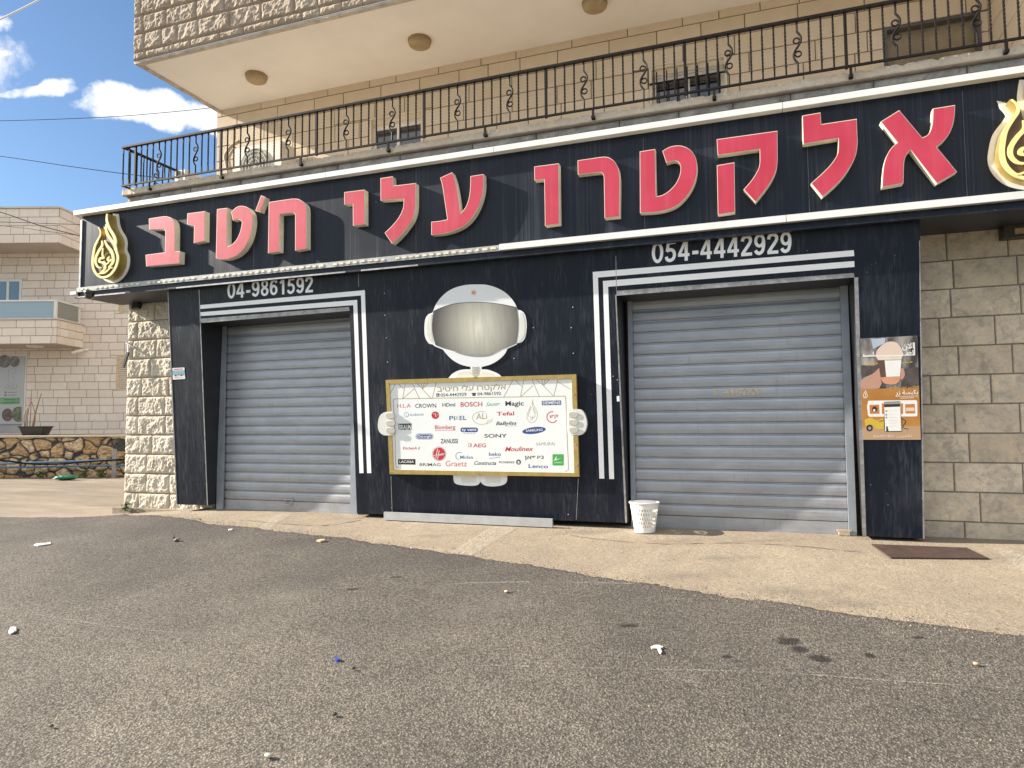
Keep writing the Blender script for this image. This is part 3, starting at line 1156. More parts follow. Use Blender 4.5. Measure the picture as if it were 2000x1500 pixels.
stone_wall(b, (BX + 0.155, 0, 0), -EY, EZ, -EX, -WY, -0.40, [3.78, 3.96, 4.20], (0.45, 0.95), 0.012, 0.006, 0.03, 0.03, seed=6, freq=9)
b.build('stone_band', [BAND, JOINT], shop)
# balcony slab with a crumbling lip
b = MB()
n = 900
prev = None
for i in range(n + 1):
    x = BX + 0.12 + (7 - BX - 0.12) * i / n
    f1 = noise.fractal(Vector((x * 5, 0, 1)), 0.8, 2.1, 4)
    chip = max(0.0, noise.noise(Vector((x * 11, 4, 2))) - 0.05) * 0.06 + max(0.0, noise.noise(Vector((x * 37, 9, 2)))) * 0.014
    y0 = 0.335 + 0.006 * f1
    ring = [(x, y0 + 0.014, 4.200), (x, y0 + 0.002, 4.208), (x, y0, 4.222), (x, y0 + 0.002, 4.286 - chip * 0.9), (x, y0 + 0.010 + chip * 1.3, 4.292 - chip * 0.25),
            (x, y0 + 0.05 + chip, 4.298 + 0.003 * f1), (x, 2.3, 4.30), (x, 2.3, 4.200)]
    ids = [b.vert(p) for p in ring]
    if prev:
        for k in range(len(ids)):
            l = (k + 1) % len(ids)
            b.face([prev[k], prev[l], ids[l], ids[k]], 0, 0.5 + 0.5 * noise.noise(Vector((x * 1.5, 0, 0))))
    else:
        b.face(ids)
    prev = ids
b.build('balcony_slab', LEDGE, shop)
UJ = [4.096, 4.344, 4.592, 4.84, 5.088, 5.336, 5.584, 5.832, 6.08, SOF]
b = MB()
stone_wall(b, (0, UPY, 0), EX, EZ, -EY, BX + 0.08, 2.62, UJ, (0.42, 0.80), 0.009, 0.009, 0.0, holes=WIN, seed=23)
b.build('upper_wall', [HEWN, JOINT], shop)
b = MB()
b.box((2.625, 0.75, 4.19), (7, UPY + 0.2, SOF))
stone_wall(b, (2.624, 0, 0), -EY, EZ, -EX, -UPY, -0.75, UJ, (0.42, 0.80), 0.009, 0.009, 0.0, seed=29, mats=(1, 2))
b.build('return_wall', [CREAM_WALL, HEWN, JOINT], shop)
OJ = [SOF - 0.02, 6.315, 6.58, 6.845, 7.11, 7.375, 7.64, 7.9]
b = MB()
stone_wall(b, (0, OVY, 0), EX, EZ, -EY, BX + 0.08, 7, OJ, (0.26, 0.56), 0.010, 0.012, 0.045, 0.02, seed=41, freq=10)
stone_wall(b, (BX + 0.08, 0, 0), -EY, EZ, -EX, -6, -OVY, OJ, (0.30, 0.62), 0.010, 0.012, 0.03, 0.06, seed=42)
b.build('overhang_wall', [SPLIT_UP, PALE_JOINT], shop)
b = MB()
b.box((BX + 0.08, OVY - 0.0, SOF - 0.03), (7, UPY + 0.3, SOF - 0.002))
b.build('soffit', SOFFIT, shop)
b = MB()
b.box((BX + 0.085, OVY + 0.002, SOF - 0.055), (7, OVY + 0.07, SOF - 0.031))
b.box((BX + 0.085, OVY + 0.0705, SOF - 0.05), (BX + 0.16, UPY - 0.002, SOF - 0.031))
b.build('drip_edge', mat('stained_plaster', worn((0.50, 0.46, 0.40), 0.85, 0.3, 7, dust=(0.13, 0.10, 0.08), dustamt=0.5)), shop)


def window(hole, bars=0, box=True, plain=False):
    x0, z0, x1, z1 = hole
    y = UPY
    fr = MB()
    t = 0.02
    # plastered reveal
    fr.box((x0 - 0.001, y - 0.015, z1 - 0.03), (x1 + 0.001, y + 0.16, z1))
    fr.box((x0, y - 0.015, z0), (x0 + 0.035, y + 0.16, z1 - 0.03))
    fr.box((x1 - 0.035, y - 0.015, z0), (x1, y + 0.16, z1 - 0.03))
    w = fr.build('window', CREAM_WALL if not plain else DARKTRIM, shop)
    a0, a1, top = x0 + 0.035, x1 - 0.035, z1 - 0.03
    if box:
        bx = MB()
        bx.box((a0, y + 0.03, top - 0.07), (a1, y + 0.15, top))
        bx.box((a0 + 0.01, y + 0.045, top - 0.10), (a1 - 0.01, y + 0.15, top - 0.072))
        bx.build('blind_box', CREAM_WALL, w)
        top -= 0.10
    s = MB()
    f = 0.045
    mid = (a0 + a1) / 2
    if not plain:
        for (p, q) in ((a0, a0 + f), (mid - f / 2, mid + f / 2), (a1 - f, a1)):
            s.box((p, y + 0.06, z0), (q, y + 0.11, top - f))
        s.box((a0, y + 0.06, top - f), (a1, y + 0.11, top))
        s.build('sash', PVC, w)
    gl = MB()
    gl.box((a0 + 0.002, y + 0.085, z0), (a1 - 0.002, y + 0.095, top - 0.002))
    gl.build('pane', DARKGLASS if not plain else mat('dusty_pane', worn((0.24, 0.19, 0.12), 0.5, 0.35, 3, dustamt=0.3)), w)
    if bars:
        gr = MB()
        for k in range(bars):
            x = a0 + (a1 - a0) * (k + 0.5) / bars
            gr.box((x - 0.007, y - 0.035, z0), (x + 0.007, y - 0.021, top + 0.05))
        gr.box((a0 - 0.03, y - 0.028, top - 0.11), (a1 + 0.02, y - 0.022, top - 0.085))
        gr.build('grille', IRON, w)


window(WIN[0], 0)
window(WIN[1], 7)
window(WIN[2], 0, box=False, plain=True)
# shutter-box arms on the first window
for k, (u, v) in enumerate(((493, 146), (816, 78), (1160, 4))):
    c = at(u, v, PZ(SOF - 0.06))
    c.y = 1.39
    t = thing('ceiling_lamp', ('round brass ceiling lamp nearest the corner of the overhang', 'round brass ceiling lamp in the middle of the soffit, second from the corner', 'round brass ceiling lamp cut by the top edge of the photo')[k], 'lamp', (c.x, c.y, SOF - 0.03), 'lamps under the overhang')
    m = MB()
    m.lathe((c.x, c.y, SOF - 0.03), [(0.0, 0.0), (0.155, 0.0), (0.158, -0.02), (0.150, -0.05)], 36)
    m.build('lamp_base', BRASS, t, smooth=True)
    m = MB()
    m.lathe((c.x, c.y, SOF - 0.03), [(0.149, -0.049), (0.142, -0.075), (0.11, -0.095), (0.06, -0.106), (0.0, -0.110)], 36)
    m.build('lamp_shade', mat('tan_lamp_glass', worn((0.36, 0.27, 0.15), 0.35, 0.15, 10, dustamt=0.2)), t, smooth=True)

# ------------------------------------------------------------------ balcony railing
RY, RTOP, RBOT = 0.30, 4.862, 4.325
RX0, RX1 = -8.03, 2.7
rail = thing('balcony_railing', 'dark wrought iron balcony railing with twisted bars and scroll balusters', 'railing', (-3, RY, 4.3))
m = MB()
m.box((RX0 - 0.02, RY - 0.022, RTOP - 0.012), (RX1, RY + 0.022, RTOP + 0.012))
m.build('top_rail', IRON, rail)
m = MB()
m.box((RX0 - 0.02, RY - 0.011, RBOT - 0.010), (RX1, RY + 0.011, RBOT + 0.010))
m.build('bottom_rail', IRON, rail)
m = MB()
m.box((RX0 - 0.02, RY + 0.023, RTOP - 0.012), (RX0 + 0.02, UPY - 0.1, RTOP + 0.012))
m.build('top_rail', IRON, rail)
m = MB()
m.box((RX0 - 0.01, RY + 0.012, RBOT - 0.010), (RX0 + 0.01, UPY - 0.1, RBOT + 0.010))
m.build('bottom_rail', IRON, rail)


def twisted(x, y, z0, z1, tw=True):
    m = MB()
    r = 0.0105
    n = 44
    rings = []
    for i in range(n + 1):
        t = i / n
        ang = math.radians(45)
        if tw:
            ang += max(0.0, min(1.0, (t - 0.14) / 0.72)) * math.pi * 5
        rings.append([m.vert((x + r * math.cos(ang + k * math.pi / 2), y + r * math.sin(ang + k * math.pi / 2), z0 + (z1 - z0) * t)) for k in range(4)])
    for A, B in zip(rings, rings[1:]):
        for k in range(4):
            m.face([A[k], A[(k + 1) % 4], B[(k + 1) % 4], B[k]])
    return m


def scroll(x, y, z0, z1, side=0):
    m = MB()
    H = z1 - z0
    w = 0.036
    d = EY if side else EX
    P = lambda a, t: Vector((x, y, z0 + H * t)) + d * a
    pts = [P(0, 0), P(0, .10), P(0, .2)]
    for i in range(1, 25):
        t = i / 24
        pts.append(P(-w * math.sin(t * 2 * math.pi) * (1 if True else 0), 0.2 + 0.6 * t))
    pts += [P(0, .9), P(0, 1)]
    m.tube(pts, 0.0105, 6)
    for sgn, zc in ((1, .37), (-1, .63)):
        c = P(0.006 * sgn, zc)
        ring = []
        for i in range(15):
            a = math.radians(i * 24 + (180 if sgn > 0 else 0))
            q = c + d * (0.027 * math.cos(a) * 1.0) + EZ * (0.027 * math.sin(a))
            ring.append(q)
        m.tube(ring, 0.0085, 5)
    return m


proto_t = proto_s = None
post_x = [-7.809 + 1.458 * k for k in range(8)]
sp = 1.458 / 14
for k, px in enumerate(post_x):
    m = MB()
    wdt = 0.013
    m.box((px - wdt, RY - wdt, RBOT - 0.02), (px + wdt, RY + wdt, RTOP - 0.013))
    m.build('post', IRON, rail)
    for j in range(1, 14):
        x = px + sp * j
        if x > RX1 - 0.03:
            break
        if j in (4, 10):
            if proto_s is None:
                proto_s = scroll(x, RY, RBOT + 0.011, RTOP - 0.013).build('scroll_baluster', IRON, rail)
                sx = x
            else:
                copy_part(proto_s, rail, (x - sx, 0, 0))
        else:
            if proto_t is None:
                proto_t = twisted(x, RY, RBOT + 0.011, RTOP - 0.013).build('baluster', IRON, rail)
                tx = x
            elif k < 7:
                copy_part(proto_t, rail, (x - tx, 0, 0))
for x in (RX0, RX0 + 0.105):
    copy_part(proto_t, rail, (x - tx, 0, 0))
for j in range(1, 15):
    y = RY + sp * 1.05 * j
    if j == 5:
        scroll(RX0, y, RBOT + 0.011, RTOP - 0.013, 1).build('scroll_baluster', IRON, rail)
    else:
        copy_part(proto_t, rail, (RX0 - tx, y - RY, 0))
for k in range(9):
    x = -7.56 + 1.219 * k
    m = MB()
    m.box((x - 0.011, RY - 0.011, 4.245), (x + 0.011, RY + 0.011, RBOT - 0.011))
    m.box((x - 0.018, RY - 0.013, 4.215), (x + 0.018, RY + 0.085, 4.244))
    m.build('bracket', IRON, rail)
# ------------------------------------------------------------------ black shopfront cladding
def pts_on(pl, uv):
    return [at(u, v, pl) for u, v in uv]


def decal(name, outlines, pl, m, parent, thick=0.0015):
    """flat vinyl / print of real (small) thickness; outlines in photo pixels, laid on a real plane"""
    b = MB()
    for o in outlines:
        if isinstance(o, dict):
            b.prism(pts_on(pl, o['o']), EY * thick, holes=[pts_on(pl, h) for h in o['h']], back=False)
        else:
            b.prism(pts_on(pl, o), EY * thick, back=False)
    return b.build(name, m, parent)


clad = thing('shopfront_cladding', 'black panelled shopfront cladding round the two shutters, with white stripes', 'shopfront', (-2.7, 0.1, 0))
TOPV = 2.745


def up_to(p, z):
    return Vector((p.x + (p.x - at(1000, 700, PC()).x) * 0.0, LEAN * (CLAD_TOP - z), z))


OUT = pts_on(PC(), ((345, 985), (405, 987), (389.5, 630), (683, 606.5), (697, 1003), (1225, 1021), (1204, 577), (1669, 541), (1688, 1047), (1806, 1052)))
TR_ = up_to(at(1797, 437, PC()), TOPV)
TL_ = up_to(at(327, 560, PC()), TOPV)
b = MB()
b.prism([TL_] + OUT + [TR_], (0, 0.025, 0))
b.build('front_panel', BLACK, clad)
SH_Y = 0.49


def reveal(name, p, q, yb, t, m=REVEAL):
    """panel edge p-q returned straight back to depth yb, t thick sideways"""
    b = MB()
    e = Vector((0, 0.026, 0))
    b.prism([p + e, q + e, Vector((q.x, yb, q.z)), Vector((p.x, yb, p.z))], t)
    b.build(name, m, clad)


reveal('reveal', OUT[2], OUT[1], SH_Y + 0.02, (-0.02, 0, 0))
reveal('reveal', OUT[3], OUT[4], SH_Y + 0.02, (0.02, 0, 0))
reveal('reveal', OUT[6], OUT[5], SH_Y + 0.02, (-0.02, 0, 0))
reveal('reveal', OUT[7], OUT[8], SH_Y + 0.02, (0.02, 0, 0))
reveal('lintel_underside', OUT[2], OUT[3], SH_Y + 0.02, (0, 0, 0.02))
reveal('lintel_underside', OUT[6], OUT[7], SH_Y + 0.02, (0, 0, 0.02))
reveal('side_panel', TL_, OUT[0], WY, (0.02, 0, 0), BLACK)
reveal('side_panel', TR_, OUT[9], WY, (-0.02, 0, 0), BLACK)
for uv in (((390, 622.5), (681, 599.5), (683, 607), (390, 631)), ((1204, 568), (1668, 533), (1669, 541.5), (1204, 577.5)), ((1668.5, 542), (1676, 541.5), (1692, 1047), (1685, 1047)),
           ((1201.5, 576), (1203.8, 576), (1224.8, 1021), (1221, 1021)), ((1795.2, 470), (1797.2, 470), (1806, 1052), (1803, 1052)), ((388, 566), (389.3, 566), (406, 987), (404, 987)), ((327, 566), (328.4, 566), (346, 985), (344, 985))):
    decal('edge_trim', [uv], PC(0.004), TRIM, clad, 0.004)
for uv in (((1202.2, 500), (1203.2, 500), (1204.6, 568), (1203.6, 568)), ((763, 930), (764, 930), (766.5, 1003), (765.5, 1003)), ((1129, 934), (1130, 934), (1126, 1015), (1125, 1015)), ((699, 522), (699.8, 522), (701, 560), (700.2, 560))):
    decal('panel_seam', [uv], PC(0.0015), TRIM, clad, 0.0015)
decal('stripe', [[(390, 596), (712.5, 566.7), (725, 924), (717, 924), (705, 577), (390, 603.5)]], PC(0.0008), WHITE_VINYL, clad)
decal('stripe', [[(390, 610), (697.5, 585.7), (710, 924), (702, 924), (690, 596), (390, 617.5)]], PC(0.0008), WHITE_VINYL, clad)
decal('stripe', [[(1157.7, 531.2), (1667.6, 488.6), (1668.4, 500), (1167.9, 542), (1180.3, 934.8), (1170.6, 934.8)]], PC(0.0008), WHITE_VINYL, clad)
decal('stripe', [[(1177.5, 548.8), (1668.4, 509.8), (1669, 521.3), (1187.7, 560), (1199.5, 935.6), (1189.9, 935.6)]], PC(0.0008), WHITE_VINYL, clad)
b = MB()
number(b, '04-9861592', 444, 583.3, 612, 570.5, 31, 0.0008)
b.build('phone_number', WHITE_VINYL, clad)
b = MB()
number(b, '054-4442929', 1273, 514.5, 1547, 492.7, 41, 0.0008)
b.build('phone_number', WHITE_VINYL, clad)
for u, v in ((751, 573), (752, 616), (755, 660), (757, 707), (1119, 600), (1116, 640), (1120, 690), (1004, 700), (765, 992), (1110, 1005), (1198, 735), (1206, 742), (966, 705), (1042, 640)):
    c = at(u, v, PC(0.0))
    m = MB()
    m.lathe((0, 0, 0), [(0.0, 0.004), (0.004, 0.0035), (0.007, 0.0)], 10)
    m.v = [c + Vector((p.x, -p.z, p.y)) for p in m.v]
    m.build('screw', TRIM, clad)
t = at(1206, 780, PC(0.003))
decal('label_tag', [[(1204.5, 774), (1209.5, 773), (1210, 784), (1205, 784)]], PC(0.003), WHITE_VINYL, clad)

# aluminium strip leaning under the middle panels
st = MB()
p0, p1 = atg(753, 1012), atg(1078, 1029)
y0 = 0.19
st.box((p0.x, y0, gz(p0.x, y0) - 0.01), (p1.x, y0 + 0.03, 0.055))
tag(st.build('metal_strip', GREYST), 'grey aluminium strip lying on the ground under the black middle panel', 'metal strip')

# ------------------------------------------------------------------ roller shutters
def shutter(name, label, uL0, uL1, uR0, uR1, handle=None, lock=None):
    xl0, xl1 = at(uL0, 800, PY(SH_Y)).x, at(uL1, 800, PY(SH_Y)).x
    xr0, xr1 = at(uR0, 800, PY(SH_Y)).x, at(uR1, 800, PY(SH_Y)).x
    t = thing(name, label, 'shutter', ((xl0 + xr1) / 2, SH_Y, 0), 'grey roller shutters')
    b = MB()
    h = 0.1165
    prof = []
    z = 0.095
    rnd = random.Random(int(xl0 * 100))
    while z < 2.42:
        j = rnd.uniform(-0.0015, 0.0015)
        prof += [(0.010, z + 0.001), (0.010, z + 0.005), (-0.005, z + 0.007), (-0.0075 + j, z + 0.018), (-0.0105 + j, z + 0.048), (-0.0095 + j, z + 0.080), (-0.005, z + 0.1015), (0.006, z + 0.1025), (0.006, z + 0.1050), (-0.003, z + 0.1058), (-0.003, z + 0.1120), (0.011, z + 0.1130), (0.011, z + h - 0.0005)]
        z += h
    nx = 40
    xs = [xl1 - 0.02 + (xr0 - xl1 + 0.04) * i / nx for i in range(nx + 1)]
    rows = []
    for x in xs:
        w = [0.004 * noise.noise(Vector((x * 1.6, q[1] * 2.2, xl0))) + 0.010 * max(0.0, noise.noise(Vector((x * 3.1, q[1] * 4.0, xl0 + 9))) - 0.25) for q in prof]
        rows.append([b.vert((x, SH_Y + q[0] + ww, q[1])) for q, ww in zip(prof, w)])
    for A, B in zip(rows, rows[1:]):
        for k in range(len(A) - 1):
            b.face([A[k], B[k], B[k + 1], A[k + 1]])
    b.build('slat_curtain', SHUT, t)
    b = MB()
    b.box((xl1 - 0.015, SH_Y - 0.014, -0.03), (xr0 + 0.015, SH_Y + 0.02, 0.093))
    b.box((xl1 - 0.015, SH_Y - 0.022, -0.03), (xr0 + 0.015, SH_Y - 0.0145, 0.0))
    b.build('bottom_bar', SHUT, t)
    for (a, c) in ((xl0, xl1), (xr0, xr1)):
        b = MB()
        b.box((a, SH_Y - 0.055, -0.04), (c, SH_Y - 0.03, 2.44))
        b.box((a if a == xl0 else c - 0.01, SH_Y - 0.0299, -0.04), (a + 0.01 if a == xl0 else c, SH_Y + 0.06, 2.44))
        b.build('guide_rail', RAIL_GREY, t)
    if handle:
        c = at(*handle, PY(SH_Y - 0.02))
        b = MB()
        b.tube([c + Vector(p) for p in ((-0.05, 0.01, 0.03), (-0.052, -0.02, 0.0), (-0.04, -0.024, -0.022), (0.035, -0.024, -0.026), (0.05, -0.02, -0.005), (0.05, 0.01, 0.03))], 0.006, 6)
        b.tube([c + Vector((-0.055, -0.004, 0.032)), c + Vector((0.055, -0.004, 0.032))], 0.007, 6)
        b.build('pull_handle', GREYST, t)
    if lock:
        c = at(*lock, PY(SH_Y - 0.06))
        b = MB()
        b.box((c.x - 0.045, SH_Y - 0.075, c.z - 0.03), (c.x + 0.045, SH_Y - 0.024, c.z + 0.005))
        b.box((c.x - 0.06, SH_Y - 0.07, c.z + 0.006), (c.x + 0.06, SH_Y - 0.03, c.z + 0.018))
        b.build('lock_bracket', mat('tan_lock', worn((0.40, 0.32, 0.22), 0.6, 0.2, 20)), t)
    return t


shutter('roller_shutter', 'grey roller shutter beside the stone column, under the shorter phone number', 432, 444, 690, 705, handle=(564, 981))
sR = shutter('roller_shutter', 'grey roller shutter with the white basket in front, faded number on its slats', 1231, 1240, 1648, 1663, lock=(1649, 1039))
b = MB()
write(b, '5 .-444-2929', 1393, 772, 1484, 770.5, 13, PY(SH_Y - 0.0165), bold=0.012)
b.build('faded_number', mat('faded_tan_print', worn((0.60, 0.50, 0.30), 0.6, 0.35, 40)), sR)

# ------------------------------------------------------------------ the long sign
SY, LD = -0.06, 0.08
FY = SY - LD
SX0, SX1 = -8.31, 4.2
sign = thing('shop_sign', 'long black shop sign with big red raised Hebrew letters above the shutters', 'sign', (-2.5, SY, 2.7))
b = MB()
b.box((SX0, SY, 2.735), (SX1, WY - 0.03, 3.925))
b.build('sign_panel', BLACK, sign)
for x in (-6.85, -5.5, -3.35, -0.9, 0.55, 1.75):
    b = MB()
    b.box((x - 0.002, SY - 0.0025, 2.80), (x + 0.002, SY - 0.0005, 3.78))
    b.build('panel_seam', mat('seam_grey', worn((0.09, 0.09, 0.10), 0.5, 0.4, 12)), sign)
b = MB()
b.box((SX0 - 0.012, SY - 0.012, 2.73), (SX0 + 0.016, SY - 0.0005, 3.775))
b.build('end_trim', TRIM, sign)
for x0, x1 in ((SX0 - 0.05, -4.45), (-4.445, -2.42), (-2.415, 0.35), (0.355, SX1)):
    b = MB()
    b.box((x0, SY - 0.085, 3.824), (x1, SY - 0.001, 3.882))
    b.build('top_bar', WHITE_TRIM, sign)
xb = at(975, 480, PY(SY - 0.07)).x
BBZ0, BBZ1 = at(1130, 473, PY(SY - 0.07)).z, at(1130, 461, PY(SY - 0.07)).z
for x0, x1 in ((xb, 0.35), (0.355, SX1)):
    b = MB()
    b.box((x0, SY - 0.07, BBZ0), (x1, SY - 0.001, BBZ1))
    b.build('bottom_bar', WHITE_TRIM, sign)
b = MB()
b.box((SX0 - 0.02, SY - 0.03, 2.802), (xb - 0.01, SY - 0.001, 2.862))
ld = b.build('led_channel', mat('grey_channel', worn((0.40, 0.40, 0.40), 0.45, 0.3, 16, 0.2, dust=(0.08, 0.08, 0.09), dustamt=0.6)), sign)
b = MB()
x = SX0 + 0.05
rnd = random.Random(3)
while x < xb - 0.1:
    if rnd.random() < 0.9:
        w = rnd.uniform(0.035, 0.06)
        b.box((x, SY - 0.036, 2.822 + rnd.uniform(-.004, .004)), (x + w, SY - 0.0302, 2.842 + rnd.uniform(-.004, .004)))
    x += 0.085 + rnd.uniform(-0.01, 0.012)
b.build('led_modules', mat('cream_led', worn((0.74, 0.66, 0.48), 0.4, 0.2, 30)), sign)
b = MB()
b.box((SX0 - 0.04, SY - 0.05, 2.722), (SX1, SY - 0.001, 2.734))
b.box((SX0 - 0.02, SY - 0.012, 2.7345), (SX1, SY - 0.001, 2.801))
b.build('bottom_lip', BLACK, sign)
b = MB()
for x0, x1 in ((SX0 + 0.03, -7.45), (-6.62, -4.2), (-4.0, -3.3)):
    b.box((x0, SY - 0.054, 2.72), (x1, SY - 0.0505, 2.736))
b.build('peeled_edge', TRIM, sign)
b = MB()
b.box((SX0 - 0.13, SY - 0.04, 2.775), (SX0 - 0.02, SY + 0.03, 2.815))
b.build('bar_stub', WHITE_TRIM, sign)


def px4(o, s, rows):
    return [tuple([o[0] + p[0] / s, o[1] + p[1] / s] + list(p[2:])) for p in rows]


LET = []
o4, o5, o6, o7, o8 = (250, 350), (600, 320), (1000, 220), (1350, 150), (1650, 100)
LET.append(('letter_bet', px4(o4, 5, [(203, 385), (340, 363), (385, 364, 1), (430, 385, 1), (452, 425, 1), (459, 470), (458, 706), (507, 703), (502, 822), (178, 852), (171, 739), (360, 714), (365, 505), (348, 489), (207, 492)])))
LET.append(('letter_yod', px4(o4, 5, [(579, 334), (752, 312), (747, 604), (642, 625), (646, 455), (577, 440)])))
LET.append(('letter_tet', px4(o4, 5, [(869, 292), (969, 280), (964, 655), (1005, 643, 1), (1055, 595, 1), (1092, 520, 1), (1110, 440, 1), (1108, 412, 1), (1085, 395, 1), (1055, 392, 1), (1025, 404), (1006, 320), (1055, 275, 1), (1105, 260, 1), (1165, 275, 1), (1205, 325, 1), (1217, 395, 1), (1208, 490, 1), (1180, 590, 1), (1135, 675, 1), (1075, 735, 1), (1010, 768, 1), (940, 783, 1), (858, 772)])))
LET.append(('geresh', px4(o4, 5, [(1300, 157), (1343, 176), (1288, 320), (1243, 309)])))
LET.append(('letter_het', px4(o4, 5, [(1375, 223), (1600, 190), (1660, 193, 1), (1710, 222, 1), (1737, 265, 1), (1743, 320), (1742, 678), (1632, 697), (1632, 345), (1612, 326), (1480, 341), (1475, 707), (1367, 722)])))
LET.append(('letter_yod', px4(o5, 5, [(362, 276), (560, 252), (560, 590), (447, 605), (445, 392), (362, 397)])))
LET.append(('letter_lamed', px4(o5, 5, [(715, 140), (834, 122), (838, 214), (1060, 188), (1059, 400), (1050, 470, 1), (1020, 555, 1), (965, 635, 1), (895, 718, 1), (828, 780), (756, 674), (830, 602, 1), (890, 528, 1), (928, 455, 1), (940, 400, 1), (941, 342), (717, 359)])))
LET.append(('letter_ayin', px4(o5, 5, [(1298, 136), (1415, 82), (1442, 155, 1), (1470, 290, 1), (1496, 483), (1545, 425, 1), (1578, 335, 1), (1592, 225, 1), (1594, 120), (1722, 100), (1722, 225, 1), (1702, 335, 1), (1662, 440, 1), (1600, 540, 1), (1515, 615, 1), (1420, 658, 1), (1320, 684, 1), (1212, 694), (1212, 565), (1290, 558, 1), (1368, 542), (1345, 390, 1), (1322, 230, 1)])))
LET.append(('letter_vav', px4(o6, 5, [(217, 526), (456, 495), (463, 1086), (322, 1106), (315, 652), (219, 662)])))
LET.append(('letter_resh', px4(o6, 5, [(640, 466), (870, 432), (935, 434, 1), (1000, 475, 1), (1040, 550, 1), (1053, 650), (1050, 1016), (904, 1031), (897, 640), (890, 605, 1), (872, 586, 1), (840, 582), (643, 606)])))
LET.append(('letter_tet', px4(o6, 5, [(1247, 379), (1398, 355), (1408, 817), (1470, 803, 1), (1540, 757, 1), (1600, 690, 1), (1638, 605, 1), (1645, 530, 1), (1628, 487, 1), (1595, 471, 1), (1555, 473, 1), (1506, 492), (1468, 375), (1530, 338, 1), (1600, 321, 1), (1675, 328, 1), (1742, 365, 1), (1790, 430, 1), (1809, 520, 1), (1800, 620, 1), (1765, 725, 1), (1700, 825, 1), (1615, 905, 1), (1520, 948, 1), (1400, 972, 1), (1250, 980)])))
LET.append(('letter_qof', px4(o7, 5, [(248, 610), (842, 527), (845, 820), (833, 905, 1), (798, 990, 1), (735, 1090, 1), (628, 1226), (511, 1101), (585, 1015, 1), (640, 930, 1), (665, 865, 1), (670, 800), (668, 707), (258, 766)])))
LET.append(('letter_qof', px4(o7, 5, [(250, 864), (422, 835), (429, 1321), (260, 1346)])))
LET.append(('letter_lamed', px4(o7, 5, [(1085, 379), (1263, 348), (1271, 462), (1616, 410), (1626, 640), (1613, 745, 1), (1578, 835, 1), (1500, 960, 1), (1400, 1070, 1), (1281, 1172), (1170, 1040), (1270, 950, 1), (1355, 865, 1), (1415, 780, 1), (1435, 715, 1), (1437, 600), (1094, 657)])))
LET.append(('letter_alef', px4(o8, 4.2857, [(300, 590), (455, 493), (648, 722), (690, 702, 1), (718, 660, 1), (733, 590, 1), (738, 480), (923, 450), (919, 540, 1), (903, 625, 1), (870, 700, 1), (822, 757, 1), (768, 800), (940, 1010), (770, 1109), (551, 828), (522, 858, 1), (502, 905, 1), (495, 965, 1), (491, 1106), (312, 1139), (318, 1025, 1), (332, 930, 1), (362, 850, 1), (400, 798, 1), (440, 765)])))
for nm, o in LET:
    o2 = curve(o, 6)
    b = MB()
    b.prism(pts_on(PY(FY), o2), (0, LD - 0.001, 0))
    body = b.build(nm, CREAM, sign)
    b = MB()
    k = 0.8 + 0.5 * max(0, min(1, (o2[0][0] - 280) / 1500))
    b.prism(pts_on(PY(FY - 0.002), inset(o2, k)), (0, 0.0018, 0), back=False)
    b.build('letter_face', RED, body)

# flame-shaped emblems at both ends
oe, se = (130, 380), 8.335
SIL = px4(oe, se, [(505, 523), (548, 555, 1), (566, 640, 1), (572, 735), (640, 735), (632, 640, 1), (628, 470, 1), (640, 360, 1), (648, 308), (668, 310), (684, 450, 1), (725, 560, 1), (790, 670, 1), (808, 770, 1), (800, 880, 1), (838, 960, 1), (845, 1070, 1), (815, 1190, 1), (745, 1300, 1), (660, 1358, 1), (580, 1365, 1), (490, 1322, 1), (425, 1220, 1), (402, 1100, 1), (418, 960, 1), (450, 830, 1), (525, 690, 1), (545, 620, 1)])
EM = [([(512, 530), (545, 590), (545, 660), (505, 740), (455, 850), (430, 980), (420, 1080), (430, 1190), (475, 1285), (540, 1338), (620, 1345), (705, 1305), (778, 1215), (822, 1105), (830, 1010), (805, 920), (785, 880)], 36, [.3, .9, 1, 1, 1]),
      ([(655, 312), (652, 420), (690, 540), (755, 650), (790, 745), (785, 880)], 44, [.35, .9, 1, 1, .8]),
      ([(640, 480), (640, 570), (672, 660), (730, 745), (785, 830), (812, 930)], 40, [.4, 1, 1, .9, .8]),
      ([(572, 750), (575, 830), (520, 920), (475, 1020), (470, 1110), (510, 1180), (565, 1190)], 36, [.5, 1, 1, 1, .9, .5]),
      ([(618, 745), (655, 830), (725, 920), (755, 1020), (745, 1110), (680, 1190)], 44, [.4, 1, 1, 1, .5]),
      ([(590, 870), (580, 980), (600, 1030), (545, 1040), (530, 1090), (590, 1110), (625, 1150), (610, 1220), (550, 1280), (490, 1300)], 34, [.4, .9, 1, 1, 1, .9, .4]),
      ([(655, 940), (630, 990), (680, 1010), (665, 1060), (700, 1080), (720, 1050)], 30, [.6, 1, 1, .8]),
      ([(600, 1085), (640, 1130), (690, 1100)], 24, [1, 1, .6]),
      ([(520, 1290), (620, 1270), (700, 1200), (750, 1190)], 26, [.6, 1, .8, .4])]
EFY = SY - 0.135
ex = at(178.5, 510, PY(EFY)).x
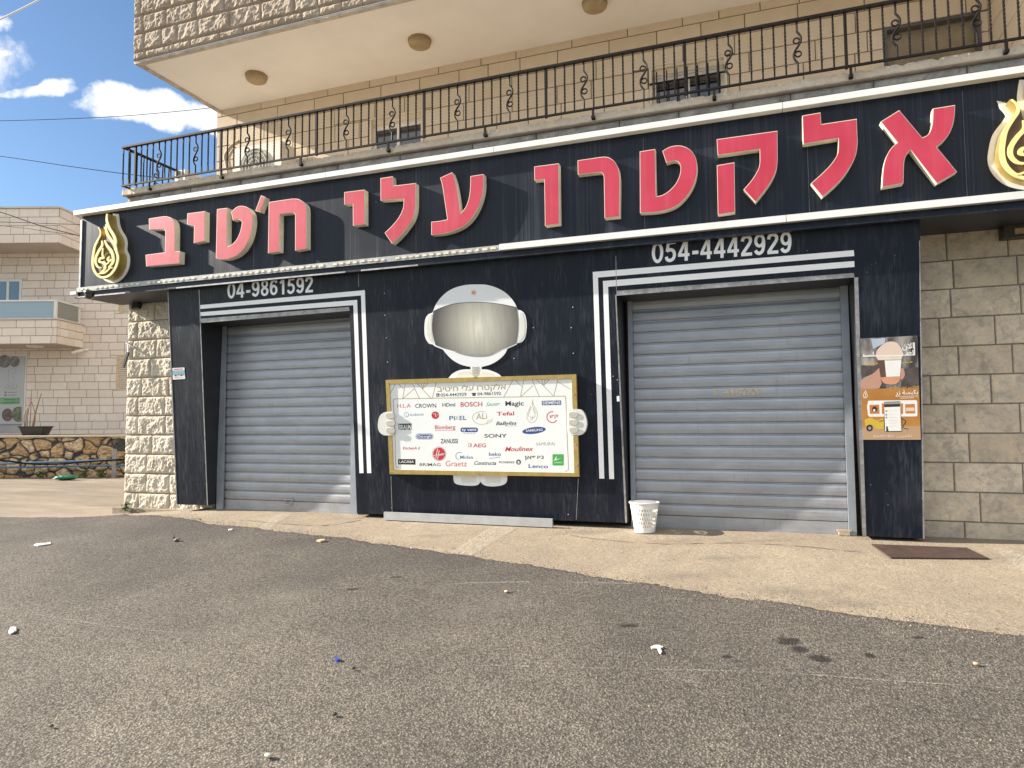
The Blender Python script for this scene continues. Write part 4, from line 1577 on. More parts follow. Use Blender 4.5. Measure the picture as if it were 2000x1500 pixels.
for side, dx in (('l', 0.0), ('r', at(1953, 305, PY(EFY)).x - ex)):
    sil = curve(SIL, 6)
    W = lambda o, y: [Vector((p.x + dx, p.y, p.z)) for p in pts_on(PY(y), o)]
    front = W(sil, EFY)
    grown = W(inset(sil, -5.0), EFY)
    b = MB()
    b.prism([Vector((p.x, SY - 0.010, p.z)) for p in grown], (0, 0.009, 0))
    plate = b.build('emblem', WHITE_PAINT, sign)
    b = MB()
    b.prism([Vector((p.x, EFY + 0.012, p.z)) for p in front], (0, SY - 0.0105 - EFY - 0.012, 0), mat=1, side=0)
    b.build('emblem_body', [GOLD_SIDE, GOLD_DEEP], plate)
    b = MB()
    for q, (pts, w, tp) in enumerate(EM):
        o = stroke([(oe[0] + x / se, oe[1] + y / se) for x, y in pts], w / se, tp, 5)
        b.prism(W(o, EFY - 0.0006 * q), (0, 0.011 + 0.0006 * q, 0), back=False)
    b.build('emblem_calligraphy', GOLD, plate)

# ------------------------------------------------------------------ robot figure and the sign it holds
oR, sR_ = (820, 540), 6.818
ROBOT_AT = at(930, 760, PC())
rob = thing('robot_figure', 'white cut-out robot with a big visor holding the pale sign', 'robot figure', ROBOT_AT)
HEL = px4(oR, sR_, [(168, 482), (185, 440, 1), (215, 370, 1), (280, 280, 1), (370, 200, 1), (480, 145, 1), (620, 112, 1), (760, 106, 1), (880, 110, 1), (1000, 142, 1), (1120, 202, 1), (1210, 283, 1), (1270, 368, 1), (1302, 445), (1352, 455, 1), (1400, 510, 1), (1421, 620, 1), (1418, 720, 1), (1400, 812, 1), (1360, 868, 1), (1292, 890), (1290, 906), (1165, 962), (1130, 1030, 1), (1060, 1100, 1), (950, 1168, 1), (822, 1204), (822, 1236), (900, 1240, 1), (985, 1268, 1), (1050, 1300, 1), (1090, 1340), (1090, 1400), (375, 1400), (382, 1352), (430, 1298, 1), (500, 1258, 1), (580, 1238, 1), (675, 1236), (675, 1204), (560, 1178, 1), (450, 1122, 1), (370, 1050, 1), (305, 972), (205, 932), (168, 905), (120, 890, 1), (80, 832, 1), (62, 760, 1), (62, 640, 1), (75, 560, 1), (112, 505, 1)])
VIS = px4(oR, sR_, [(180, 462), (300, 412, 1), (450, 366, 1), (620, 348, 1), (780, 345, 1), (950, 355, 1), (1120, 378, 1), (1290, 412), (1312, 560, 1), (1314, 640, 1), (1308, 760, 1), (1286, 890), (1150, 950, 1), (1050, 990, 1), (950, 1048, 1), (850, 1068, 1), (720, 1068, 1), (600, 1046, 1), (500, 1008, 1), (300, 950, 1), (207, 912), (172, 770, 1), (163, 640, 1)])
VW = mat('off_white_print', worn((0.82, 0.84, 0.86), 0.42, 0.03, 3, dustamt=0.05))
VC = mat('cream_white_print', worn((0.72, 0.71, 0.66), 0.45, 0.05, 5, dustamt=0.06))
b = MB()
b.prism(pts_on(PC(0.008), curve(HEL, 5)), (0, 0.0075, 0), back=False)
b.build('head', VW, rob)
b = MB()
b.prism(pts_on(PC(0.0095), curve(VIS, 5)), (0, 0.0014, 0), back=False)
vis = b.build('visor', mat('printed_visor', visor_print), rob)
decal('visor_rim', [stroke(px4(oR, sR_, [(182, 462), (300, 410), (450, 364), (620, 346), (780, 343), (950, 352), (1120, 376), (1288, 410)]), 0.9)], PC(0.010), INK, rob)
decal('visor_rim', [stroke(px4(oR, sR_, [(470, 1008), (600, 1036), (720, 1050), (850, 1048), (960, 1025), (1060, 985)]), 4.5, [.1, .8, 1, 1, .6, .1])], PC(0.0102), INK_GREY, rob)
for o in ([(120, 530), (160, 500), (150, 620), (155, 760), (175, 880), (130, 860), (95, 780), (88, 650)], [(1330, 475), (1365, 490), (1390, 560), (1398, 660), (1390, 780), (1345, 850), (1310, 870), (1332, 740), (1336, 620)]):
    decal('ear_pad', [px4(oR, sR_, o)], PC(0.0096), VC, rob)
b = MB()
for k in range(7):
    v = 716.5 + k * 3.2
    w = 6.2 - abs(k - 2) * 0.25 - (0.9 * max(0, k - 4))
    b.prism(pts_on(PC(0.011), stroke([(928 - w, v), (928, v + 1.4), (928 + w, v)], 2.0, None, 4)), (0, 0.003, 0), back=False)
b.build('neck_spring', mat('beige_spring', worn((0.46, 0.42, 0.34), 0.45, 0.1, 10)), rob)
decal('collar', [px4(oR, sR_, [(470, 1345), (520, 1275), (660, 1262), (705, 1330), (800, 1330), (820, 1262), (960, 1290), (1020, 1345)])], PC(0.0095), VC, rob)
decal('indicator_lamp', [ellipse(925.5, 571.5, 6, 6)], PC(0.0096), VC, rob)
decal('indicator_lamp', [ellipse(925, 571.5, 3.6, 3.6)], PC(0.0112), mat('pale_red', worn((0.66, 0.30, 0.26), 0.4, 0.1, 10)), rob)
for o in ([(885, 925), (938, 925), (938, 940, 1), (930, 948, 1), (905, 948, 1), (888, 943, 1)], [(938, 925), (990, 925), (989, 942, 1), (975, 949, 1), (950, 949, 1), (938, 940, 1)]):
    f = decal('foot', [curve(o)], PC(0.008), VW, rob, 0.0075)
for o in ([(900, 932), (930, 930), (930, 942), (902, 943)], [(948, 932), (978, 931), (978, 942), (950, 943)]):
    decal('foot_shade_print', [o], PC(0.0094), VC, rob)
# hands lie over the ends of the pale sign
for sg, H, FG in ((1, [(766, 804), (752, 805, 1), (742, 812, 1), (738, 828, 1), (740, 842, 1), (750, 850, 1), (766, 850), (769, 840), (769, 812)], [(753, 812), (754, 827), (754, 841)]),
                  (-1, [(1111, 801), (1125, 799, 1), (1136, 801, 1), (1143, 812, 1), (1146, 828, 1), (1142, 843, 1), (1132, 850, 1), (1114, 848), (1110, 838), (1110, 812)], [(1111, 810), (1111, 825), (1112, 840)])):
    h = decal('hand', [curve(H)], PC(0.050), mat('clear_white_acrylic', worn((0.74, 0.735, 0.71), 0.3, 0.04, 8)), rob, 0.046)
    b = MB()
    for (u, v) in FG:
        b.prism(pts_on(PC(0.058), rrect(u, v - 5.2, u + 17, v + 5.2, 4.6)), (0, 0.0078, 0), back=False)
    b.build('finger', mat('beige_acrylic', worn((0.54, 0.52, 0.46), 0.35, 0.1, 10)), h)

bd = thing('brand_board', 'pale gold-framed sign crowded with brand names, held by the white robot', 'sign board', at(942, 930, PC(0.02)))
b = MB()
b.prism(pts_on(PC(0.034), ((757, 746), (1121, 735), (1127, 927), (764, 922))), (0, 0.030, 0))
b.build('panel', BOARD, bd)
q = [(753, 742), (1125, 731), (1131, 931), (761, 926)]
qi = [(760.5, 750), (1116.5, 739.5), (1121.5, 923.5), (768, 917.5)]
for k in range(4):
    l = (k + 1) % 4
    b = MB()
    b.prism(pts_on(PC(0.046), [q[k], q[l], qi[l], qi[k]]), (0, 0.042, 0))
    b.build('frame_bar', FRAME_GOLD, bd)
BP = PC(0.03430)


def bline(name, segs, w, m=INK_GOLD):
    b = MB()
    for s in segs:
        b.prism(pts_on(BP, stroke(s, w, None, 5 if len(s) > 3 else 1)), (0, 0.001, 0), back=False)
    return b.build(name, m, bd)


def seg(o, rows):
    return [[(o[0] + x / 10, o[1] + y / 10) for x, y in r] for r in rows]


A_, B_ = (750, 730), (940, 730)
bline('gold_line', seg(A_, [[(225, 195), (100, 430)], [(285, 200), (385, 300)], [(420, 180), (362, 490)], [(590, 292), (370, 482)], [(550, 178), (692, 490)], [(635, 178), (750, 300)], [(750, 300), (925, 490)], [(722, 172), (750, 290)], [(790, 170), (755, 290)], [(872, 170), (757, 295)], [(1022, 165), (940, 490)]]), 1.1)
bline('gold_line', seg(B_, [[(620, 115), (440, 450)], [(660, 118), (792, 250)], [(832, 108), (765, 440)], [(1012, 228), (780, 440)], [(985, 102), (1132, 440)], [(1080, 112), (1210, 230)], [(1210, 230), (1402, 430)], [(1175, 98), (1202, 220)], [(1257, 95), (1215, 222)], [(1345, 92), (1220, 230)], [(1505, 80), (1415, 430)], [(1492, 155), (1745, 305)]]), 1.1)
bline('gold_border', [[(779, 913), (775, 912), (773, 905), (771, 840), (768.5, 786), (770, 780), (775, 778.8)], [(775, 778.9), (1098, 773.8)], [(1098, 773.8), (1103, 774.5), (1105, 780), (1107.5, 850), (1110, 910), (1108.5, 919), (1103, 920.5)]], 1.3)


def logo(body, uL, vL, uR, vR, h, m, bold=0.0, shear=0.0, builtin=False, cap=0.727):
    b = MB()
    write(b, body, uL, vL, uR, vR, h, BP, 0, bold, shear, cap, builtin)
    return b.build('logo', m, bd)


def plaque(outl, m, *more, d=0.0):
    """a logo made of a coloured patch (its own mesh) with lighter pieces laid over it"""
    b = MB()
    b.prism(pts_on(BP, outl), (0, 0.001, 0), back=False)
    return b.build('logo', m, bd)


def over(body, uL, vL, uR, vR, h, m, parent, bold=0.02, shear=0.0):
    b = MB()
    write(b, body, uL, vL, uR, vR, h, PC(0.03480), 0, bold, shear)
    return b.build('logo_text', m, parent)


def over_shape(outl, m, parent, d=0.03480):
    b = MB()
    for o in outl:
        b.prism(pts_on(PC(d), o), (0, 0.001, 0), back=False)
    return b.build('logo_mark', m, parent)


b = MB()
write(b, 'ביט׳ח ילע ורטקלא'[::1], 854.5, 765, 988, 760, 10.5, BP, bold=0.012)
b.build('heading', INK_GOLD, bd)
b = MB()
write(b, '054-4442929', 860.5, 774.6, 911, 773, 6.2, BP, bold=0.01)
write(b, '04-9861592', 932.5, 772.4, 978.5, 771, 6.2, BP, bold=0.01)
b.build('heading_phone', INK, bd)
hp = plaque([(852, 768.5), (858, 768.3), (858.2, 774.8), (852.2, 775)], INK)
over_shape([stroke([(853.8, 769.8), (854.2, 772), (856.8, 773.8)], 1.1)], BOARD, hp)
plaque([(921.5, 767.5), (929.5, 767.2), (930, 769.2), (928.2, 769.4), (929.2, 773), (922.2, 773.2), (923.2, 769.5), (921.3, 769.6)], INK)
logo('H.L.A', 776, 796.4, 802, 796, 8, INK_RED, 0.0)
logo('CROWN', 811, 796.6, 852, 796, 8.2, INK, 0.01)
logo('HDmI', 864, 794.2, 889, 793.6, 7, INK, 0.015)
logo('BOSCH', 899.5, 794.3, 942, 793.5, 9, INK_RED, 0.03)
logo('Sauter', 949, 793.4, 977, 792, 8, INK_GREEN, 0.0, 0.45, True)
logo('Magic', 987, 792.6, 1023, 791.8, 9.4, INK, 0.03)
p = plaque([(1058, 782.8), (1095.8, 782), (1096, 790.8), (1058.3, 791.6)], INK_BLUE)
over('SIEMENS', 1059.5, 790, 1094.5, 789.2, 6.2, INK_WHITE, p, 0.03)
p = plaque(ellipse(793.6, 810, 4.8, 4.8), INK_SKY)
over_shape([ellipse(793.6, 810, 3.9, 3.9)], BOARD, p)
over('i', 793, 812.3, 794.4, 812.3, 4.5, INK_SKY, p)
logo('indesit', 800.5, 812.4, 828, 811.5, 5.6, INK_SKY, 0.0)
p = plaque(ellipse(850.2, 811, 7.4, 7.4), INK_RED)
over_shape([ellipse(847.6, 808.4, 0.9, 0.9)], INK_WHITE, p)
over_shape([stroke([(850.6, 806.8), (850.6, 813.4)], 1.0, None, 1), stroke([(850.2, 813.2), (852.6, 813.2)], 0.9, None, 1), stroke([(853.2, 810.4), (856.4, 810.4)], 0.9, None, 1)], INK_WHITE, p, 0.03495)
logo('Pi', 877.5, 820.6, 889, 820.4, 8.4, INK_BLUE, 0.012)
logo('X', 889.5, 820.4, 895.5, 820.3, 8, INK_GREEN, 0.0)
logo('EL', 897.5, 820.4, 911, 820, 8.4, INK_BLUE, 0.012)
al = bline('logo', [[(948, 804.5), (938, 804), (927, 808), (923, 815), (926, 823), (936, 828.5), (950, 827.5), (959, 823), (961.5, 817)], [(950, 828), (952, 823), (957, 820.5)]], 0.9)
logo('ALi', 930, 819.2, 951, 818, 12.2, INK_GOLD, 0.0)
logo('Tefal', 970, 811.8, 1004, 811, 7.8, INK_RED, 0.025)
logo('BaByliss', 968.5, 830.3, 1009, 829.4, 7, INK, 0.02, 0.3)
logo('PARIS', 988, 833, 1009, 832.6, 1.8, INK_GREY)
bline('logo', [[(1040.5, 780), (1041, 788), (1046, 798), (1049.5, 808), (1048, 818), (1042, 825), (1035, 825), (1029.5, 817), (1030, 808), (1034, 799), (1036.5, 792)], [(1039.5, 784), (1040, 792), (1045, 803), (1047, 808)], [(1038, 795), (1034, 804), (1032, 811), (1034, 814)], [(1040.5, 798), (1043.5, 806), (1045, 813), (1042, 816)], [(1036, 813), (1038, 817), (1041, 813), (1039, 820), (1035.5, 819)]], 0.8)
bline('logo', [[(1080.5, 804), (1073, 805.5), (1068.3, 812), (1069.5, 819.5), (1075, 824.6), (1082, 825), (1087.5, 820.5)]], 1.7, INK_RED)
logo('ש״קז', 1073.5, 816.2, 1090.5, 815.4, 6.6, INK_RED, 0.02)
p = plaque([(778, 827.5), (804, 827), (804, 839.4), (778.4, 839.8)], INK)
over('BRAUN', 779.4, 839.2, 803, 838.8, 10, INK_WHITE, p, 0.02)
logo('Blomberg', 849.5, 838.2, 889, 837.6, 7.8, INK_RED, 0.012)
bline('logo', [[(849.5, 840.8), (888.5, 840.2)], [(888.5, 840.2), (889, 836.5)]], 0.8, INK_RED)
p = plaque(rrect(899.5, 835, 933.3, 844.2, 3.6), INK_BLUE)
over('ty vent', 902, 842, 930.5, 841.6, 6.2, INK_WHITE, p, 0.03)
bline('logo', [[(905, 847), (910, 846.9)], [(911.5, 846.9), (917, 846.8)], [(918.5, 846.7), (922, 846.6)], [(923.5, 846.6), (928, 846.5)]], 0.9, INK_GREY)
p = plaque(ellipse(1043, 840.7, 23, 6.6, 36, -0.12), INK_BLUE)
over('SAMSUNG', 1027, 843.6, 1060, 841.4, 4.8, INK_WHITE, p, 0.03)
p = plaque(rrect(811.5, 846.6, 846.3, 858.2, 5.5), INK_SKY)
over_shape([rrect(812.4, 847.4, 845.4, 857.4, 4.8)], BOARD, p, 0.03455)
over_shape([rrect(813.4, 848.4, 844.4, 856.6, 4.0)], INK_BLUE, p, 0.03480)
b = MB()
write(b, 'DeLonghi', 815.5, 854.6, 842.5, 854.4, 4.9, PC(0.03510), 0, 0.02)
b.build('logo_text', INK_WHITE, p)
logo('SONY', 946, 854.8, 990, 854.4, 7.2, INK, 0.02)
logo('ZANUSSI', 860.5, 865.8, 894, 865.6, 8.8, INK, 0.02)
p = plaque([(914.5, 865.8), (921, 865.8), (921, 873.2), (914.5, 873.2)], INK_RED)
over_shape([[(915.4, 866.7), (920.4, 866.7), (920.4, 872.3), (915.4, 872.3)]], BOARD, p)
over_shape([[(917, 869), (919.6, 867.6), (919.6, 871.6)]], INK_RED, p, 0.03520)
logo('AEG', 924, 873.6, 949, 873.4, 7.6, INK_RED, 0.02)
logo('KitchenA d', 787, 878, 820, 877.8, 5.8, INK_RED, 0.01, 0.1)
logo('Moulinex', 986, 881.4, 1042, 880.6, 9, INK_RED, 0.02, 0.3, True)
logo('SAMURAI', 1046.5, 870.4, 1084, 869.8, 6.6, INK_GREY, -0.005, 0.1)
p = plaque(ellipse(857.6, 886.4, 13.6, 14.2), INK_RED)
over_shape([{'x': 1} and ellipse(857.6, 886.4, 12.9, 13.5)], BOARD, p, 0.03455)
over_shape([ellipse(857.6, 886.4, 11.9, 12.5)], INK_RED, p, 0.03480)
over_shape([stroke([(854.6, 876), (851.2, 895)], 1.2, None, 1), stroke([(857.8, 879.5), (854.4, 897.5)], 1.2, None, 1), stroke([(847, 889.5), (856, 888), (868, 885.5)], 0.9)], INK_WHITE, p, 0.03520)
b = MB()
write(b, 'oover', 857, 890.4, 868, 889, 3.4, PC(0.03530), 0, 0.01, 0.3)
b.build('logo_text', INK_WHITE, p)
bline('logo', [[(902, 884.6), (897, 883.6), (892, 886), (890.2, 890.5), (892, 895.5), (897, 897.4)]], 1.1, INK_SKY)
logo('Midea', 898.5, 896.2, 924, 895.8, 6.8, INK_SKY, 0.008)
logo('beko', 955, 890.4, 978.3, 890.2, 7.2, INK_BLUE, 0.012)
bline('logo', [[(955.6, 895.4), (977, 893)]], 0.8, INK_BLUE)
logo('ןאפוינ', 1024.5, 896.4, 1061.5, 896, 7.2, INK, 0.02)
p = plaque(rrect(1079, 887, 1101.2, 909.3, 2), INK_GREEN)
over_shape([[(1081.5, 899.5), (1087.4, 890.2), (1086.4, 897), (1096.5, 895.2), (1084.5, 899.2)]], INK_WHITE, p)
over('LORKA', 1082, 904.6, 1098.5, 904.8, 2.6, INK_WHITE, p, 0.02)
p = plaque([(777.4, 896.6), (811.3, 896.6), (811.5, 907.6), (777.6, 907)], INK)
over('LACASA', 780, 903.8, 808.5, 904, 4.6, INK_WHITE, p, 0.03)
logo('BRIMAG', 819.5, 910.2, 860.5, 910.4, 6, INK, 0.005)
logo('Graetz', 870.3, 910.8, 911.8, 911, 11.4, INK_RED, -0.004)
logo('Constructa', 926.3, 907.8, 969, 908, 7.6, INK, 0.014, 0.3)
logo('ROSIERES', 975, 904.6, 1004.8, 904.8, 3.8, INK, 0.02)
p = plaque(ellipse(1012.8, 902.6, 4.7, 5), INK)
over_shape([ellipse(1012.8, 902.2, 2.0, 2.1), stroke([(1010, 904.8), (1012.8, 905.8), (1015.6, 904.2)], 0.8)], INK_WHITE, p)
logo('Lenco', 1032.3, 913.6, 1070.3, 914.6, 7.4, INK_BLUE, 0.02)
for (u, v) in ((758, 748), (928, 736.5), (1121, 770), (1125, 868), (1127, 908), (935, 925), (764, 922)):
    c = at(u, v, PC(0.0462))
    m = MB()
    m.lathe((0, 0, 0), [(0.0, 0.005), (0.005, 0.004), (0.008, 0.0)], 10)
    m.v = [c + Vector((p_.x, -p_.z, p_.y)) for p_ in m.v]
    m.build('screw', BRASS, bd)

# ------------------------------------------------------------------ poster and sticker
po = thing('poster', 'orange and grey drinks poster on the black right-hand pillar', 'poster', at(1738, 858, PC(0.003)))
oP, sP = (1640, 620), 5.36
Q = lambda rows: px4(oP, sP, rows)


def pr(name, outl, m, d):
    d = 0.0041 + (d - 0.0041) * 0.35
    for o in outl:
        b = MB()
        b.prism(pts_on(PC(d), o), (0, 0.0008, 0), back=False)
        b.build(name, m, po)


b = MB()
b.prism(pts_on(PC(0.0040), Q([(203, 222), (812, 190), (850, 1280), (243, 1280)])), (0, 0.0035, 0))
b.build('sheet', INK_WHITE, po)
pr('photo_print', [Q([(203, 222), (812, 190), (831, 738), (224, 750)])], mat('cafe_print', photo_print), 0.0050)
pr('photo_print', [Q([(500, 215), (560, 210), (556, 300), (505, 300)]), Q([(224, 500), (420, 505), (420, 560), (230, 640)]), Q([(650, 540), (826, 520), (831, 720), (640, 735)])], mat('shade_print', worn((0.075, 0.06, 0.058), 0.4, 0.5, 12)), 0.0058)
pr('photo_print', [Q([(330, 225), (480, 215), (470, 270), (350, 330)])], mat('pale_blue_print', worn((0.42, 0.50, 0.60), 0.4, 0.1, 12)), 0.0058)
pr('orange_print', [Q([(224, 751), (831, 739), (850, 1279), (243, 1279)])], mat('orange_backdrop', orange_print), 0.0050)
pr('orange_print', [Q([(238, 1150), (845, 1135), (849, 1279), (243, 1279)])], INK_TAN, 0.0058)
pr('hand_print', [curve(Q([(221, 662), (300, 622), (370, 570, 1), (425, 518, 1), (465, 512, 1), (478, 540, 1), (455, 600), (430, 640), (440, 690), (415, 742), (222, 748)])), curve(Q([(640, 530), (668, 540, 1), (682, 600, 1), (655, 650, 1), (636, 640)]))], INK_SKIN, 0.0066)
pr('cup_print', [Q([(402, 450), (480, 448), (492, 622), (428, 628)])], mat('coffee_print', worn((0.10, 0.06, 0.04), 0.4, 0.3, 10)), 0.0074)
pr('cup_print', [curve(Q([(430, 626), (636, 616), (628, 660), (600, 690, 1), (540, 702, 1), (470, 690, 1), (440, 660)]))], mat('salmon_print', worn((0.62, 0.30, 0.18), 0.4, 0.1, 10)), 0.0074)
pr('cup_print', [Q([(470, 450), (646, 446), (632, 616), (488, 622)])], INK_WHITE, 0.0082)
pr('cup_print', [curve(Q([(374, 400), (392, 345, 1), (430, 300, 1), (490, 262, 1), (550, 252, 1), (605, 272, 1), (645, 325, 1), (668, 385), (644, 442), (402, 448)]))], INK_PINK, 0.0090)
pr('cup_print', [Q([(398, 405), (652, 398), (645, 440), (404, 447)])], mat('milky_print', worn((0.72, 0.62, 0.55), 0.4, 0.1, 10)), 0.0098)
pr('underline_print', [Q([(240, 403), (780, 388), (780, 397), (240, 412)]), Q([(776, 262), (786, 262), (790, 396), (780, 397)])], INK_WHITE, 0.0106)


def pt(body, rows, h, m, bold=0.02, d=0.0112):
    d = 0.0041 + (d - 0.0041) * 0.35
    (a, c) = rows
    b = MB()
    write(b, body, oP[0] + a[0] / sP, oP[1] + a[1] / sP, oP[0] + c[0] / sP, oP[1] + c[1] / sP, h / sP, PC(d), 0, bold)
    return b.build('poster_text', m, po)


pt('\uFEE5\uFEFB\uFE8D', ((655, 328), (775, 322)), 60, INK_WHITE, 0.03)
pt('\uFE90\uFEE0', ((245, 402), (370, 398)), 40, INK_WHITE, 0.03)
pt('\uFEC3\uFE8D', ((690, 388), (775, 384)), 45, INK_WHITE, 0.03)
pt('\uFEDA\uFE91\uFEED\uFEAE', ((262, 490), (405, 484)), 34, INK_YELLOW, 0.03)
pt('\uFEB8\uFEE3', ((650, 480), (762, 474)), 26, INK_YELLOW, 0.03)
pt('\uFEAE\uFEB3\uFE8E\uFE92\uFEE3 \uFEE6\uFEE3 \uFE90\uFEE0\uFEC3\uFE8D', ((518, 738), (826, 730)), 18, INK_YELLOW, 0.02)
pt('\uFEAD\uFEAF \uFE94\uFEB4\uFE92\uFEDC\uFE91', ((584, 808), (820, 800)), 44, INK_WHITE, 0.03)
pr('underline_print', [Q([(588, 826), (822, 820), (822, 824), (588, 830)]), Q([(636, 843), (776, 838), (776, 843), (636, 848)])], INK_WHITE, 0.0062)
pr('emblem_print', [stroke(Q([(268, 762), (285, 800), (288, 830), (268, 842), (250, 830), (254, 800), (268, 775)]), 1.0), stroke(Q([(268, 790), (272, 815), (264, 832)]), 1.0)], INK_WHITE, 0.0066)
pr('panel_print', [curve(Q([(300, 872), (800, 866), (812, 880), (815, 1025), (805, 1036), (312, 1040), (298, 1025), (286, 930)]), 2)], INK_WHITE, 0.0066)
pr('tile_print', [Q([(312, 915), (412, 912), (416, 1008), (316, 1010)]), Q([(684, 908), (786, 905), (790, 1005), (688, 1006)]), Q([(440, 900), (465, 900), (465, 1010), (442, 1010)]), Q([(636, 900), (662, 900), (664, 1010), (640, 1010)])], INK_ORANGE, 0.0074)
pr('tile_print', [ellipse(*Q([(366, 960)])[0], 5, 5.5, 16)], INK, 0.0082)
pr('tile_print', [ellipse(*Q([(362, 972)])[0], 2.2, 2.6, 12)], INK_WHITE, 0.0090)
pr('tile_print', [Q([(694, 945), (782, 942), (784, 980), (694, 982)])], INK_PINK, 0.0082)
sc_ = curve(Q([(262, 1070), (330, 1050, 1), (390, 1080, 1), (455, 1060, 1), (462, 1165), (380, 1165, 1), (330, 1120, 1), (270, 1140)]))
pr('scooter_print', [sc_], INK_YELLOW, 0.0066)
pr('scooter_print', [ellipse(*Q([(312, 1158)])[0], 6.2, 6.6, 20)], INK, 0.0074)
pr('scooter_print', [ellipse(*Q([(314, 1160)])[0], 3.0, 3.2, 16)], INK_GREY, 0.0082)
pr('scooter_print', [stroke(Q([(650, 1060), (690, 1090), (660, 1150), (720, 1170)]), 1.4), stroke(Q([(415, 1090), (458, 1080)]), 2.2)], INK, 0.0066)
ph = curve(Q([(465, 884), (630, 878), (648, 1190), (634, 1196), (478, 1196), (468, 1186)]), 1)
pr('phone_print', [ph], INK, 0.0090)
pr('phone_print', [Q([(467, 940), (633, 934), (645, 1188), (476, 1190)])], INK_WHITE, 0.0098)
pr('phone_print', [Q([(465, 890), (630, 884), (631, 905), (466, 910)])], INK_GREY, 0.0098)
pr('phone_print', [ellipse(*Q([(488, y)])[0], 2.0, 2.0, 12) for y in (980, 1018, 1048)], INK_TAN, 0.0106)
pr('phone_print', [stroke(Q([(515, y), (600, y - 3)]), 0.7) for y in (978, 1016, 1048, 1080, 1108, 1140)], mat('faint_print', worn((0.62, 0.60, 0.58), 0.4)), 0.0106)
pr('phone_print', [Q([(486, 1140), (500, 1138), (512, 1192), (488, 1192)])], INK, 0.0106)
b = MB()
write(b, '054-957-4021', oP[0] + 350 / sP, oP[1] + 1256 / sP, oP[0] + 570 / sP, oP[1] + 1252 / sP, 26 / sP, PC(0.0051), 0, 0.02)
write(b, '\uFEE5\uFEEE\uFED4\uFEE0\uFE97', oP[0] + 595 / sP, oP[1] + 1252 / sP, oP[0] + 755 / sP, oP[1] + 1250 / sP, 24 / sP, PC(0.0051), 0, 0.02)
b.build('poster_text', INK_PINK, po)

stk = thing('sticker', 'small blue and white car sticker on the black pilaster by the column', 'sticker', at(348, 741, PC(0.003)))
b = MB()
b.prism(pts_on(PC(0.003), ((336.5, 719), (360, 717.8), (361.5, 740), (337.6, 741.5))), (0, 0.0025, 0))
b.build('sheet', INK_WHITE, stk)


def sk(name, o, m, d):
    b = MB()
    for k in o:
        b.prism(pts_on(PC(d), k), (0, 0.0006, 0), back=False)
    b.build(name, m, stk)


sk('sky_print', [[(337, 723.5), (360.3, 722.8), (360.8, 731), (337.3, 732)]], mat('sticker_blue', worn((0.20, 0.42, 0.55), 0.4, 0.35, 90)), 0.0038)
sk('heading_print', [stroke([(339, 721.4), (357, 720.6)], 1.7, None, 1)], INK_RED, 0.0038)
sk('car_print', [[(339, 732.5), (341, 730.5), (345, 730), (348, 727.5), (354, 727.3), (357, 730), (359, 731), (359, 733), (339, 733.6)]], INK_GREY, 0.0045)
sk('car_print', [ellipse(343, 733.6, 1.5, 1.4, 10), ellipse(354, 733.1, 1.5, 1.4, 10)], INK, 0.0051)
sk('text_print', [stroke([(340, 736.6), (352, 736)], 0.6, None, 1), stroke([(340, 738.6), (358, 737.8)], 0.6, None, 1)], INK_GREY, 0.0038)
# ------------------------------------------------------------------ things on the balcony and walls
AXY = ((RH, FH, EZ))
ORG = Vector((EYE.x, EYE.y, 0))


def nb(u, v, b):
    p = at(u, v, PF(b)) - ORG
    return p.dot(RH), p.z


def nbox(mb, u0, v0, u1, v1, b0, b1, m=0):
    a0, z1 = nb(u0, v0, b0)
    a1, z0 = nb(u1, v1, b0)
    mb.box((min(a0, a1), b0, min(z0, z1)), (max(a0, a1), b1, max(z0, z1)), m, axes=AXY, org=ORG)


ac = thing('air_conditioner', 'large cream outdoor air conditioner unit standing against the upper wall behind the railing', 'air conditioner', (-6.97, 1.85, 4.3))
b = MB()
b.box((-7.42, 1.70, 4.42), (-6.52, 2.04, 5.30))
b.build('casing', mat('cream_casing', worn((0.60, 0.57, 0.50), 0.5, 0.08, 6, dustamt=0.2)), ac)
b = MB()
cx, cz = at(497, 304, PY(1.69)).x, at(497, 304, PY(1.69)).z
cz = min(cz, 4.98)
for r in (0.10, 0.16, 0.22, 0.265):
    b.tube([(cx + r * math.cos(k * math.pi / 12), 1.688, cz + r * math.sin(k * math.pi / 12)) for k in range(24)], 0.007, 5, closed=True)
for k in range(8):
    c, s = math.cos(k * math.pi / 8), math.sin(k * math.pi / 8)
    b.tube([(cx - 0.265 * c, 1.69, cz - 0.265 * s), (cx + 0.265 * c, 1.69, cz + 0.265 * s)], 0.005, 5)
b.build('fan_grille', mat('grey_grille', worn((0.50, 0.48, 0.43), 0.5, 0.1, 10)), ac)
b = MB()
b.lathe((0, 0, 0), [(0, 0), (0.26, 0), (0.26, 0.002)], 32)
b.v = [Vector((cx + p.x, 1.6985 - p.z, cz + p.y)) for p in b.v]
b.build('fan_recess', mat('fan_shade', worn((0.42, 0.40, 0.36), 0.6, 0.15, 8)), ac)
b = MB()
for x in (-7.30, -6.64):
    b.box((x - 0.03, 1.72, 4.301), (x + 0.03, 2.02, 4.419))
b.build('feet', IRON, ac)
b = MB()
pipe = [at(u, v, PY(1.9)) for u, v in line([(467, 276), (455, 283), (446, 293), (440, 306), (442, 320), (446, 338)], 5)]
b.tube(pipe, 0.028, 8)
b.tube([p + Vector((0.06, 0.02, -0.03)) for p in pipe[6:]], 0.018, 8)
b.build('insulated_pipe', mat('tan_lagging', worn((0.33, 0.26, 0.19), 0.8, 0.3, 14)), ac)

